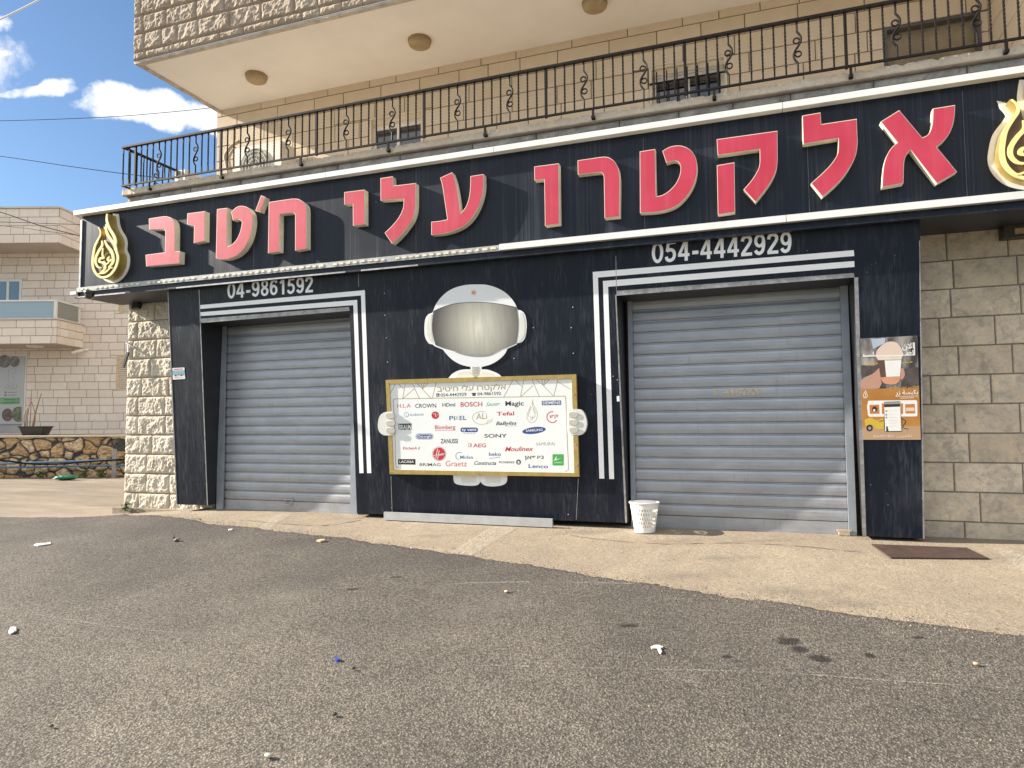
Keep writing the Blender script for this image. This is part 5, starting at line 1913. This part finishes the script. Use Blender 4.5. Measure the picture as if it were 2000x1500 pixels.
a2 = thing('air_conditioner', 'small white air conditioner unit at the balcony corner with its back to the sky', 'air conditioner', (-7.8, 1.3, 4.3))
b = MB()
b.box((-7.95, 1.10, 4.34), (-7.76, 1.85, 4.81))
b.build('casing', mat('white_casing', worn((0.66, 0.64, 0.60), 0.5, 0.06, 6, dustamt=0.15)), a2)
b = MB()
for z in (4.70, 4.745, 4.775):
    b.box((-7.93, 1.092, z), (-7.84, 1.0995, z + 0.014))
b.build('vent_slot', BLACKPL, a2)
b = MB()
b.box((-7.755, 1.15, 4.34), (-7.30, 1.75, 4.66))
b.build('lower_casing', mat('grey_casing', worn((0.36, 0.35, 0.33), 0.5, 0.1, 6, dustamt=0.2)), a2)
b = MB()
for x in (-7.93, -7.36):
    b.box((x, 1.2, 4.301), (x + 0.05, 1.7, 4.339))
b.build('feet', IRON, a2)

c = at(175, 577.5, PZ(2.66))
cm = thing('dome_camera', 'black dome camera hanging under the left end of the shop sign', 'camera', (c.x, c.y, 2.72))
b = MB()
b.lathe((c.x, c.y, 2.72), [(0, 0), (0.062, 0), (0.062, -0.035), (0.056, -0.045)], 24)
b.build('housing', BLACKPL, cm, smooth=True)
b = MB()
b.lathe((c.x, c.y, 2.72), [(0.054, -0.044), (0.050, -0.075), (0.034, -0.098), (0.0, -0.106)], 24)
b.build('dome', mat('smoked_dome', glass((0.008, 0.008, 0.010), 0.08)), cm, smooth=True)

c = at(267, 597, PY(0.47))
fl = thing('floodlight', 'small floodlight fixed to the stone column under the sign', 'floodlight', c)
b = MB()
b.box((c.x - 0.075, 0.50, c.z + 0.04), (c.x + 0.055, 0.578, c.z + 0.19))
b.build('junction_box', mat('grey_box', worn((0.22, 0.22, 0.21), 0.6, 0.15, 10)), fl)
b = MB()
ax = (EX, Vector((0, 0.93, -0.37)), Vector((0, 0.37, 0.93)))
b.box((-0.065, -0.02, -0.05), (0.065, 0.03, 0.05), axes=ax, org=c)
hd = b.build('lamp_head', BLACKPL, fl)
b = MB()
b.box((-0.05, -0.0235, -0.038), (0.05, -0.0205, 0.038), axes=ax, org=c)
b.build('lens', mat('lamp_lens', glass((0.05, 0.055, 0.05), 0.15)), hd)
b = MB()
b.tube([c + Vector((-0.08, 0.02, 0.03)), c + Vector((-0.08, 0.06, 0.07)), c + Vector((-0.07, 0.09, 0.12))], 0.006, 6)
b.build('bracket', GREYST, fl)

c = at(1988, 447, PY(0.47))
fl = thing('floodlight', 'dark floodlight under the sign on the mottled wall at the right edge', 'floodlight', c)
b = MB()
b.box((c.x - 0.11, 0.45, c.z - 0.07), (c.x + 0.12, 0.585, c.z + 0.11))
hd = b.build('lamp_head', mat('brown_black_metal', worn((0.03, 0.022, 0.018), 0.5, 0.3, 12)), fl)
b = MB()
b.box((c.x - 0.03, 0.443, c.z - 0.05), (c.x + 0.05, 0.4495, c.z + 0.0))
b.build('lens', mat('amber_lens', worn((0.36, 0.25, 0.12), 0.4, 0.2, 12)), hd)

c0, c1 = at(250.5, 688, PY(0.50)), at(241, 717, PY(0.50))
wb = thing('wall_stay', 'dark folding stay hinged on the corner of the stone column', 'wall stay', (BX, 0.5, c0.z))
b = MB()
b.bar(c1, c0, 0.022, 0.035)
b.build('stay_arm', BLACKPL, wb)
b = MB()
b.bar(at(246, 669, PY(0.54)), at(262, 681, PY(0.54)), 0.02, 0.025)
b.bar(at(250, 674, PY(0.52)), at(250, 689, PY(0.50)), 0.012, 0.012)
b.build('hinge_bracket', GREYST, wb)


def cable(label, pts, r, m):
    """pts: (u, v, metres ahead)"""
    b = MB()
    P = [at(u, v, PF(d)) for u, v, d in pts]
    S = []
    for i in range(len(P) - 1):
        p0, p1, p2, p3 = P[max(0, i - 1)], P[i], P[i + 1], P[min(len(P) - 1, i + 2)]
        for q in range(8):
            t = q / 8
            S.append(0.5 * (2 * p1 + (p2 - p0) * t + (2 * p0 - 5 * p1 + 4 * p2 - p3) * t * t + (3 * p1 - p0 - 3 * p2 + p3) * t ** 3))
    S.append(P[-1])
    b.tube(S, r, 6)
    return tag(b.build('overhead_cable', m, smooth=True), label, 'cable', 'overhead cables')


cable('thick white overhead cable crossing the top left corner of the sky', [(-160, 118, 9), (0, 38, 9), (78, -1, 9), (240, -86, 9)], 0.011, WIREW)
cable('thin dark cable through the clouds to the corner of the upper wall', [(-500, 222, 16), (-200, 238, 14), (0, 236, 12.5), (200, 229, 11.5), (330, 219, 11), (423, 209.5, 10.8)], 0.005, WIREB)
cable('thin dark cable sloping across blue sky to the balcony corner', [(-500, 236, 16), (-200, 280, 14), (0, 305, 12.5), (130, 324, 11.5), (240, 339, 10.8), (346, 351, 10.1)], 0.006, WIREB)
cable('steepest of the black cables in front of the beige house', [(-400, 290, 16), (-150, 369, 14), (0, 414, 12.5), (80, 441, 11.5), (170, 464, 10.6)], 0.009, WIREB)
cable('nearly level black cable in front of the beige house parapet', [(-400, 424, 18), (0, 433.5, 15), (90, 436.5, 13), (180, 439, 11)], 0.006, WIREB)
cable('lowest thin cable sloping in front of the beige house parapet', [(-400, 400, 18), (0, 440.5, 15), (70, 449, 13), (140, 458, 11.4), (185, 464, 10.8)], 0.005, WIREB)

# ------------------------------------------------------------------ neighbouring house
BW, BFR = 21.0, 19.76
nh = thing('neighbour_house', 'beige stone house with chamfered balconies beyond the rubble wall', 'house', ORG + RH * -15 + FH * 21)
b = MB()
b.box((-26, BW + 0.02, -1.0), (-5.5, BW + 9, 7.6), axes=AXY, org=ORG)
b.build('wall_core', JOINT, nh)


def nhole(u0, v0, u1, v1, bb=BW):
    a0, z1 = nb(u0, v0, bb)
    a1, z0 = nb(u1, v1, bb)
    return (min(a0, a1), min(z0, z1), max(a0, a1), max(z0, z1))


H1 = nhole(-70, 546, 40, 640)
H2 = nhole(-70, 692, 48, 846)
H3 = nhole(229, 694, 300, 762)
H4 = nhole(234, 586, 300, 612)
zj = nb(100, 839, BW)[1]
NJ = [zj + 0.2465 * k for k in range(-8, 29)]
b = MB()
stone_wall(b, ORG + FH * BW, RH, EZ, -FH, -22, -5.5, NJ, (0.36, 0.62), 0.014, 0.010, 0.0, holes=[H1, H2, H3, H4], seed=61)
b.build('front_wall', [NEIGH, PALE_JOINT], nh)


def bay(v_top, v_bot, u_end, name, cap=True):
    a1, zt = nb(u_end, v_top, BFR)
    zb = nb(u_end, v_bot, BFR)[1]
    b = MB()
    b.box((-22, BFR + 0.012, zb), (a1 - 0.012, BW, zt), 1, axes=AXY, org=ORG)
    n = max(2, round((zt - zb) / 0.245))
    js = [zb + (zt - zb) * k / n for k in range(n + 1)]
    stone_wall(b, ORG + FH * (BFR + 0.010), RH, EZ, -FH, -22, a1, js, (0.38, 0.62), 0.014, 0.010, 0.0, seed=int(v_top), mats=(0, 2))
    stone_wall(b, ORG + RH * (a1 - 0.010), FH, EZ, RH, BFR, BW, js, (0.34, 0.5), 0.014, 0.010, 0.0, seed=int(v_top) + 1, mats=(0, 2))
    if cap:
        b.box((-22, BFR - 0.03, zt + 0.001), (a1 + 0.03, BW, zt + 0.05), 3, axes=AXY, org=ORG)
    b.build(name, [NEIGH, mat('shaded_plaster', worn((0.52, 0.45, 0.385), 0.85, 0.08, 3)), PALE_JOINT, mat('pale_coping', worn((0.55, 0.51, 0.47), 0.8, 0.1, 6))], nh)
    return a1, zt, zb


ua, uzt, uzb = bay(406.5, 474, 117.5, 'upper_parapet')
la, lzt, lzb = bay(624, 671, 112, 'balcony_parapet')
b = MB()
zg = nb(100, 586, BFR)[1]
for (a, bb) in ((la - 0.10, BFR + 0.06), (la - 0.08, BW - 0.15), (la - 4.0, BFR + 0.06)):
    b.box((a - 0.04, bb - 0.03, lzt + 0.0501), (a + 0.04, bb + 0.03, zg - 0.031), axes=AXY, org=ORG)
b.box((-22, BFR + 0.03, zg - 0.03), (la - 0.05, BFR + 0.09, zg + 0.02), axes=AXY, org=ORG)
b.box((la - 0.12, BFR + 0.0901, zg - 0.03), (la - 0.05, BW - 0.01, zg + 0.02), axes=AXY, org=ORG)
gr = b.build('balcony_rail', PVC, nh)
b = MB()
b.box((-22, BFR + 0.055, lzt + 0.052), (la - 0.145, BFR + 0.065, zg - 0.032), axes=AXY, org=ORG)
b.build('glass_panel', RAILGLASS, gr)
b = MB()
b.box((la - 0.085, BFR + 0.10, lzt + 0.052), (la - 0.075, BW - 0.19, zg - 0.032), axes=AXY, org=ORG)
b.build('glass_panel', mat('smoky_balcony_glass', glass((0.20, 0.215, 0.205), 0.2)), gr)


def nframe(h, name, f=0.07, mull=(0.5,), m=PVC, gm=SKYGLASS, arch=False):
    (a0, z0, a1, z1) = h
    b = MB()
    for (p, q_) in [(a0, a0 + f), (a1 - f, a1)] + [(a0 + (a1 - a0) * t - f / 2, a0 + (a1 - a0) * t + f / 2) for t in mull]:
        b.box((p, BW - 0.012, z0), (q_, BW + 0.015, z1 - f - 0.001), axes=AXY, org=ORG)
    b.box((a0, BW - 0.012, z1 - f), (a1, BW + 0.015, z1), axes=AXY, org=ORG)
    w = b.build(name, m, nh)
    b = MB()
    b.box((a0 + 0.01, BW + 0.003, z0 + 0.001), (a1 - 0.01, BW + 0.012, z1 - 0.01), axes=AXY, org=ORG)
    b.build('pane', gm, w)
    return w


nframe(H1, 'window', 0.075, (0.76,))
dw = nframe(H2, 'door', 0.09, (), gm=mat('pale_door_glass', worn((0.36, 0.36, 0.36), 0.4, 0.1, 4)))
slat = mat('cream_roller_slats', worn((0.60, 0.52, 0.42), 0.6, 0.1, 10))
for h in (H3, H4):
    w = nframe(h, 'window', 0.10, (), m=mat('tan_window_frame', worn((0.55, 0.42, 0.26), 0.6, 0.12, 8)), gm=BLACKPL)
    b = MB()
    z = h[1]
    while z < h[3] - 0.1:
        b.box((h[0] + 0.101, BW - 0.006, z), (h[2] - 0.101, BW + 0.0025, z + 0.048), axes=AXY, org=ORG)
        z += 0.06
    b.build('roller_slats', slat, w)
b = MB()
c = nb(66, 677, BFR + 0.5)
b.lathe(ORG + RH * c[0] + FH * (BFR + 0.55) + EZ * (lzb - 0.0005), [(0, -0.05), (0.2, -0.04), (0.24, 0.0)], 24)
b.build('ceiling_light', WHITE_PAINT, nh)

c = at(150, 687, PF(BW - 0.25))
cm = thing('security_camera', 'white bullet camera on the beige house below its balcony', 'camera', c)
b = MB()
d = (-RH * 0.9 - FH * 0.25 - EZ * 0.28).normalized()
b.tube([c - d * 0.16, c + d * 0.14], 0.055, 12)
b.build('camera_body', WHITE_PAINT, cm)
b = MB()
b.tube([c + d * 0.1405, c + d * 0.15], 0.04, 12)
b.build('lens', BLACKPL, cm)
b = MB()
b.tube([c - d * 0.13 + EZ * 0.02, c - d * 0.2 + FH * 0.2 + EZ * 0.03], 0.025, 8)
b.build('bracket', WHITE_PAINT, cm)

# printed film on the neighbour's door
oB, sB = (0, 680), 8.33
BN = PF(BW - 0.03)
ban = thing('banner', 'pale grey printed banner with round photos and a green strip, on the house door', 'banner', at(20, 830, BN))


def bn(name, outl, m, d):
    b = MB()
    for o in outl:
        b.prism([at(oB[0] + x / sB, oB[1] + y / sB, PF(BW - 0.03 - d)) for x, y in o], FH * 0.002, back=False)
    b.build(name, m, ban)


b = MB()
b.prism([at(oB[0] + x / sB, oB[1] + y / sB, PF(BW - 0.03)) for x, y in ((-260, 120), (408, 128), (362, 1235), (-260, 1240))], FH * 0.014)
b.build('sheet', mat('grey_film', worn((0.42, 0.44, 0.455), 0.45, 0.06, 2, dustamt=0.05)), ban)
PH1 = mat('round_photo', worn((0.16, 0.155, 0.15), 0.5, 0.8, 9, dust=(0.42, 0.38, 0.36), dustamt=0.6))
PH2 = mat('round_photo_green', worn((0.12, 0.14, 0.08), 0.5, 0.8, 9, dust=(0.40, 0.40, 0.30), dustamt=0.6))
PH3 = mat('round_photo_red', worn((0.10, 0.07, 0.07), 0.5, 0.7, 9, dust=(0.35, 0.28, 0.28), dustamt=0.5))
bn('photo_disc', [ellipse(70, 215, 105, 105)], PH1, 0.004)
bn('photo_disc', [ellipse(235, 220, 82, 88)], PH1, 0.007)
bn('photo_disc', [ellipse(120, 1085, 90, 105)], PH3, 0.004)
bn('photo_disc', [[p for p in ellipse(300, 1075, 108, 125) if p[0] < 364]], PH2, 0.007)
bn('green_strip', [[(-40, 805), (325, 800), (318, 912), (-40, 915)]], mat('banner_green', worn((0.16, 0.34, 0.17), 0.45, 0.15, 6)), 0.004)
bn('banner_lettering', [stroke([(80, 630), (90, 655), (130, 650), (150, 615), (135, 600)], 9), stroke([(165, 680), (205, 640), (225, 600), (180, 600)], 9), stroke([(215, 650), (255, 655), (270, 600)], 10)], INK_GREY, 0.004)
bn('banner_lettering', [stroke([(140, 340), (250, 340), (245, 400), (195, 410), (215, 480), (240, 520)], 5), stroke([(140, 340), (140, 545), (265, 550)], 4)], INK_GREY, 0.004)
bn('banner_lettering', [stroke([(125, 722), (268, 720)], 9, None, 1), stroke([(125, 765), (278, 762)], 9, None, 1), [(75, 705), (105, 705), (105, 735), (75, 735)], [(72, 752), (105, 752), (105, 782), (72, 782)]], mat('brown_ink', worn((0.22, 0.17, 0.17), 0.5)), 0.004)
bn('banner_lettering', [stroke([(60, 838), (250, 836)], 10, None, 1), stroke([(30, 888), (270, 886)], 12, None, 1), stroke([(285, 825), (300, 845), (310, 820)], 8), stroke([(285, 880), (300, 895), (310, 870)], 8)], mat('dark_green_ink', worn((0.05, 0.14, 0.06), 0.5)), 0.007)

# ------------------------------------------------------------------ rubble wall, terrace, yard
BR = 16.0
zt = nb(120, 850.5, BR)[1]
ter = MB()
ter.box((-26, BR + 0.30, -0.4), (-2.9, BW + 0.02, zt - 0.02), axes=AXY, org=ORG)
ter.build('terrace', APRON, kind='structure')
rw = thing('rubble_wall', 'low wall of rough golden rubble stones below the beige house', 'wall', ORG + RH * -11 + FH * BR)
b = MB()
b.box((-24, BR + 0.05, -0.45), (-3.0, BR + 0.34, zt - 0.045), axes=AXY, org=ORG)
b.build('wall_core', JOINT, rw)
me_v, me_f, ti, jo = [], [], [], []
a0, a1, z0, z1 = -14.5, -8.6, -0.35, zt - 0.04
na, nz = 420, 96
for j in range(nz + 1):
    for i in range(na + 1):
        a = a0 + (a1 - a0) * i / na
        z = z0 + (z1 - z0) * j / nz
        q = Vector((a * 3.0, z * 4.0, 7.7))
        q += Vector((noise.noise(q * 1.3), noise.noise(q * 1.3 + Vector((9, 9, 9))), 0)) * 0.28
        dist, pos = noise.voronoi(q)
        e = min(1.0, max(0.0, (dist[1] - dist[0]) * 2.9))
        t = noise.cell(pos[0] * 3.3) * 0.5 + 0.5
        h = 0.075 * e ** 0.45 * (0.6 + 0.6 * t) + 0.035 * noise.fractal(q * 3.5, 0.8, 2.1, 4)
        p = ORG + RH * a + FH * (BR + 0.04 - h) + EZ * z
        me_v.append(tuple(p - Vector(rw.location)))
        ti.append(t)
        jo.append(e)
for j in range(nz):
    for i in range(na):
        k = j * (na + 1) + i
        me_f.append((k, k + 1, k + na + 2, k + na + 1))
me = bpy.data.meshes.new('stone_face')
me.from_pydata(me_v, [], me_f)
me.materials.append(RUBBLE)
for nm, arr in (('tint', ti), ('joint', jo)):
    at_ = me.attributes.new(nm, 'FLOAT', 'POINT')
    at_.data.foreach_set('value', arr)
me.polygons.foreach_set('use_smooth', [True] * len(me.polygons))
o = bpy.data.objects.new('stone_face', me)
COL.objects.link(o)
o.parent = rw
b = MB()
b.box((-24, BR - 0.06, zt - 0.04), (-3.0, BR + 0.36, zt), axes=AXY, org=ORG)
b.build('coping', mat('coping_cement', worn((0.50, 0.42, 0.33), 0.9, 0.2, 8)), rw)

pp = thing('water_pipe', 'blue pipes running along the foot of the rubble wall', 'pipe', ORG + RH * -11 + FH * (BR - 0.35))
for (v0, v1, r, sag) in ((912, 896.5, 0.024, 0), (917, 908, 0.02, 0)):
    b = MB()
    b.tube([at(-200 + 45 * k, v0 + (v1 - v0) * k / 11 + sag, PF(BR - 0.3)) for k in range(12)], r, 8)
    b.build('blue_pipe', BLUEPIPE, pp)
b = MB()
b.tube([at(u, v, PF(BR - 0.33)) for u, v in line([(-150, 890), (0, 899), (60, 906), (120, 906), (180, 901), (300, 894)], 6)], 0.02, 6)
b.build('black_hose', WIREB, pp)
b = MB()
c = at(223, 938, PF(BR - 0.3))
b.box((-0.05, -0.03, -0.15), (0.05, -0.028 + 0.03, 0.72), axes=AXY, org=c)
b.build('pipe_post', mat('grey_post', worn((0.28, 0.27, 0.26), 0.8, 0.2, 10)), pp)

pl = thing('planter', 'black trough planter with bare stalks on the terrace behind the rubble wall', 'planter', at(58, 850, PF(BR + 0.6)))
b = MB()
BPn = BR + 0.6
A = lambda u, v, d: at(u, v, PF(d))
lo = [A(44, 851, BPn), A(80, 851, BPn), A(80, 851, BPn) + FH * 0.26, A(44, 851, BPn) + FH * 0.26]
hi = [A(36.5, 834, BPn - 0.05), A(84, 834, BPn - 0.05), A(84, 834, BPn - 0.05) + FH * 0.36, A(36.5, 834, BPn - 0.05) + FH * 0.36]
b.poly(lo)
for k in range(4):
    b.poly([lo[k], lo[(k + 1) % 4], hi[(k + 1) % 4], hi[k]])
b.build('trough', BLACKPL, pl)
b = MB()
rim = [p + EZ * 0.004 for p in hi]
for k in range(4):
    b.bar(rim[k], rim[(k + 1) % 4], 0.05, 0.03)
b.build('rim', BLACKPL, pl)
b = MB()
b.poly([h - EZ * 0.02 for h in hi])
b.build('soil', mat('dry_soil', worn((0.10, 0.07, 0.05), 0.95, 0.3, 20)), pl)
b = MB()
for pts in ([(64, 833), (71, 800), (81, 768)], [(58, 834), (60, 805), (62, 760)], [(53, 834), (54, 812), (58, 790)], [(50, 834), (52, 810), (60, 786)], [(66, 834), (69, 815), (66, 798), (62, 785)], [(48, 834), (47, 815), (54, 797)]):
    P = [A(u, v, BPn + 0.1) for u, v in line(pts, 4)]
    n_ = len(P)
    b.tube(P, [0.022 * (1 - 0.6 * i / n_) if pts[-1][0] > 75 else 0.012 * (1 - 0.5 * i / n_) for i in range(n_)], 6)
b.build('stalks', TWIG, pl)


def leafy(name, label, cat, c, rad, n, seed, group=None):
    rnd = random.Random(seed)
    b = MB()
    for k in range(n):
        a = rnd.uniform(0, 6.28)
        r = rad * rnd.uniform(0.02, 0.45)
        p = Vector(c) + Vector((math.cos(a) * r, math.sin(a) * r, rnd.uniform(0.0, rad * 0.8) + 0.002))
        d = Vector((math.cos(a) * 0.8, math.sin(a) * 0.8, rnd.uniform(0.2, 1.0))).normalized()
        s = d.cross(EZ).normalized()
        L, w = rad * rnd.uniform(0.25, 0.5), rad * rnd.uniform(0.08, 0.18)
        b.poly([p, p + d * L * 0.5 + s * w, p + d * L - EZ * L * 0.15, p + d * L * 0.5 - s * w])
    return tag(b.build(name, LEAF), label, cat, group)


c = atg(247, 1000)
leafy('weed', 'tuft of green weed at the foot of the stone column', 'weed', c, 0.13, 70, 4)
for k, (u, v, lab) in enumerate(((78, 936, 'pale green weed left of the green bag at the rubble wall'), (163, 938, 'low green weed just right of the green bag'), (198, 936, 'small green weed near the grey pipe post by the rubble wall'))):
    c = at(u, v, PF(BR - 0.45))
    c.z = gz(c.x, c.y) - 0.01
    leafy('weed', lab, 'weed', c, 0.2, 60, 20 + k)

c = atg(126, 944)
c = at(126, 944, PF(BR - 0.9))
c.z = gz(c.x, c.y)
b = MB()
nu, nv = 36, 14
rows = []
for j in range(nv + 1):
    ph = math.pi * j / nv
    row = []
    for i in range(nu):
        th = 2 * math.pi * i / nu
        d = Vector((math.sin(ph) * math.cos(th), math.sin(ph) * math.sin(th), math.cos(ph)))
        r = 1 + 0.35 * noise.fractal(d * 2.2, 0.8, 2.1, 4)
        p = RH * d.x * 0.21 * r + FH * d.y * 0.12 * r + EZ * (0.05 + d.z * 0.055 * r)
        p += RH * (0.12 if d.x > 0.4 else 0) * d.x
        row.append(b.vert(Vector((c.x, c.y, c.z - 0.01)) + p))
    rows.append(row)
for j in range(nv):
    for i in range(nu):
        b.face([rows[j][i], rows[j][(i + 1) % nu], rows[j + 1][(i + 1) % nu], rows[j + 1][i]])
tag(b.build('plastic_bag', GREEN, smooth=True), 'crumpled green plastic bag on the ground by the rubble wall', 'bag')

# ------------------------------------------------------------------ waste basket
c = atg(1256, 1040)
c.y += 0.11
c.z = gz(c.x, c.y) - 0.018
wb = thing('waste_basket', 'white plastic lattice waste basket in front of the right shutter', 'basket', c)
R0, R1, HB = 0.098, 0.140, 0.287
rad = lambda z: R0 + (R1 - R0) * z / HB


def shell(z0, z1, th=0.003, seg=56):
    b = MB()
    b.lathe(c, [(rad(z0), z0), (rad(z1), z1), (rad(z1) - th, z1), (rad(z0) - th, z0), (rad(z0), z0)], seg)
    return b


shell(0.0, 0.055).build('base_wall', BINP, wb, smooth=False)
shell(0.225, HB).build('top_wall', BINP, wb, smooth=False)
b = MB()
b.lathe(c, [(0, 0.004), (R0 - 0.003, 0.004), (R0 - 0.003, 0.0), (0, 0.0)], 40)
b.build('floor', BINP, wb)
b = MB()
b.lathe(c, [(R1 - 0.004, HB - 0.004), (R1 + 0.007, HB - 0.010), (R1 + 0.010, HB - 0.002), (R1 + 0.006, HB + 0.005), (R1 - 0.003, HB + 0.004), (R1 - 0.004, HB - 0.004)], 56)
b.build('rim', BINP, wb, smooth=True)
b = MB()
for sgn in (1, -1):
    for k in range(30):
        pa = None
        for i in range(11):
            t = i / 10
            z = 0.054 + (0.226 - 0.054) * t
            th = 2 * math.pi * k / 30 + sgn * 0.42 * t
            w = 0.0052
            q = []
            for (dr, dt) in ((0, -w), (0, w), (-0.0028, w), (-0.0028, -w)):
                r = rad(z) + dr - (0.0008 if sgn < 0 else 0)
                a = th + dt / r
                q.append(b.vert(c + Vector((r * math.cos(a), r * math.sin(a), z))))
            if pa:
                for m_ in range(4):
                    n_ = (m_ + 1) % 4
                    b.face([pa[m_], pa[n_], q[n_], q[m_]])
            pa = q
b.build('lattice', BINP, wb)
for k, (dx, dy, dz, r, m, lab) in enumerate(((-0.03, -0.03, 0.06, 0.05, PAPER, 'crumpled white paper at the bottom of the white basket'), (0.04, -0.03, 0.06, 0.04, mat('brown_paper', worn((0.42, 0.26, 0.13), 0.8, 0.3, 20)), 'crumpled brown paper inside the white basket'))):
    b = MB()
    rows = []
    for j in range(11):
        ph_ = math.pi * j / 10
        row = []
        for i in range(16):
            th = 2 * math.pi * i / 16
            d = Vector((math.sin(ph_) * math.cos(th), math.sin(ph_) * math.sin(th), math.cos(ph_)))
            row.append(b.vert(c + Vector((dx, dy, dz)) + d * r * (1 + 0.45 * noise.noise(d * 3 + Vector((k * 9, 0, 0))))))
        rows.append(row)
    for j in range(10):
        for i in range(16):
            b.face([rows[j][i], rows[j][(i + 1) % 16], rows[j + 1][(i + 1) % 16], rows[j + 1][i]])
    tag(b.build('crumpled_paper', m), lab, 'paper')

# rusty plate by the right-hand pillar
b = MB()
P = [atg(u, v) for u, v in ((1702, 1061), (1888, 1068), (1931, 1088.5), (1740, 1087))]
b.prism([Vector((p.x, p.y, gz(p.x, p.y) - 0.006)) for p in P], (0, 0, -0.012))
tag(b.build('steel_plate', RUST), 'rusty brown steel plate lying on the concrete beside the black pillar', 'plate')

# ------------------------------------------------------------------ litter
def scrap(name, label, cat, uv, m, h=0.004, lift=0.0, road=True, bend=0.0):
    P = [atg(u, v) for u, v in uv]
    base = 0.0 if road else -0.018
    b = MB()
    cx = sum((p for p in P), Vector()) / len(P)
    top = []
    for i, p in enumerate(P):
        top.append(Vector((p.x, p.y, gz(p.x, p.y) + base + h + bend * (1 if i % 2 else 0.2))))
    b.prism(top, (0, 0, -h - 0.003))
    return tag(b.build(name, m), label, cat, 'litter on the ground')


scrap('paper_scrap', 'long white paper scrap on the far left of the asphalt', 'paper', ((66, 1065), (72, 1063), (90, 1061.5), (98, 1060.5), (99, 1063), (88, 1065), (74, 1066.5)), PAPER, 0.006, bend=0.004)
PLAST = mat('clear_plastic', worn((0.55, 0.55, 0.54), 0.25, 0.1, 30))
scrap('plastic_scrap', 'crumpled pale plastic wrapper near the left edge of the asphalt', 'plastic', ((16, 1236), (20, 1229), (26, 1225), (31, 1229), (32, 1234), (27, 1238), (20, 1239)), PLAST, 0.005, bend=0.010)
scrap('paper_scrap', 'white T-shaped paper scrap near the oil stains', 'paper', ((1271, 1264), (1279, 1262), (1287, 1261), (1289, 1263), (1295, 1264), (1295, 1266), (1289, 1266), (1293, 1275), (1290, 1277), (1287, 1275), (1284, 1267), (1273, 1268)), PAPER, 0.004, bend=0.003)
scrap('bottle_cap', 'small blue bottle cap lying on the asphalt', 'bottle cap', ellipse(659, 1289.5, 5.0, 2.4, 12), mat('blue_plastic', worn((0.03, 0.07, 0.34), 0.4, 0.2, 30)), 0.010)
scrap('wood_splinter', 'tan wood splinter near the asphalt edge', 'wood', ((618, 1057), (626, 1055), (634, 1055), (634, 1057), (626, 1058.5)), mat('tan_wood', worn((0.48, 0.36, 0.22), 0.8, 0.2, 30)), 0.012)
scrap('paper_scrap', 'tiny white paper bit beside the asphalt edge, left of the splinter', 'paper', ((446, 1035), (450, 1034), (455, 1034.5), (452, 1036), (447, 1036.4)), PAPER, 0.008)
scrap('dead_leaf', 'small black curled leaf in front of the black pilaster', 'leaf', ((337, 1056), (340, 1051), (343, 1055), (347, 1057), (341, 1058.5)), BLACKPL, 0.006, bend=0.03)
STONE_T = mat('tan_pebble', worn((0.45, 0.31, 0.19), 0.85, 0.25, 40))
STONE_D = mat('dark_pebble', worn((0.035, 0.032, 0.03), 0.8, 0.3, 40))
STONE_P = mat('pale_pebble', worn((0.50, 0.47, 0.36), 0.85, 0.2, 40))


def pebble(label, u, v, s, m):
    c = atg(u, v)
    b = MB()
    rows = []
    for j in range(8):
        ph_ = math.pi * j / 7
        rows.append([b.vert(Vector((c.x, c.y, gz(c.x, c.y) + 0.006 + s * 0.2)) + Vector((math.sin(ph_) * math.cos(2 * math.pi * i / 10), 0.8 * math.sin(ph_) * math.sin(2 * math.pi * i / 10), 0.55 * math.cos(ph_))) * s * 0.8 * (1 + 0.5 * noise.noise(Vector((i * 0.9, j, u))))) for i in range(10)])
    for j in range(7):
        for i in range(10):
            b.face([rows[j][i], rows[j][(i + 1) % 10], rows[j + 1][(i + 1) % 10], rows[j + 1][i]])
    tag(b.build('pebble', m, smooth=True), label, 'pebble', 'pebbles on the asphalt')


pebble('tan pebble on the asphalt below the pale sign board', 990, 1158, 0.022, STONE_T)
pebble('orange brown pebble on the asphalt near the right edge', 1907, 1300, 0.018, STONE_T)
pebble('flat pale pebble at the bottom of the photo', 524, 1480, 0.020, STONE_P)
pebble('dark pebble below and right of the blue cap', 690, 1308, 0.016, STONE_D)
pebble('dark pebble lowest in the middle of the asphalt', 653, 1398, 0.016, STONE_D)
pebble('dark pebble at the lower left of the asphalt', 100, 1421, 0.014, STONE_D)
pebble('tiny white stone close to the concrete edge', 803, 1072, 0.012, PAPER)
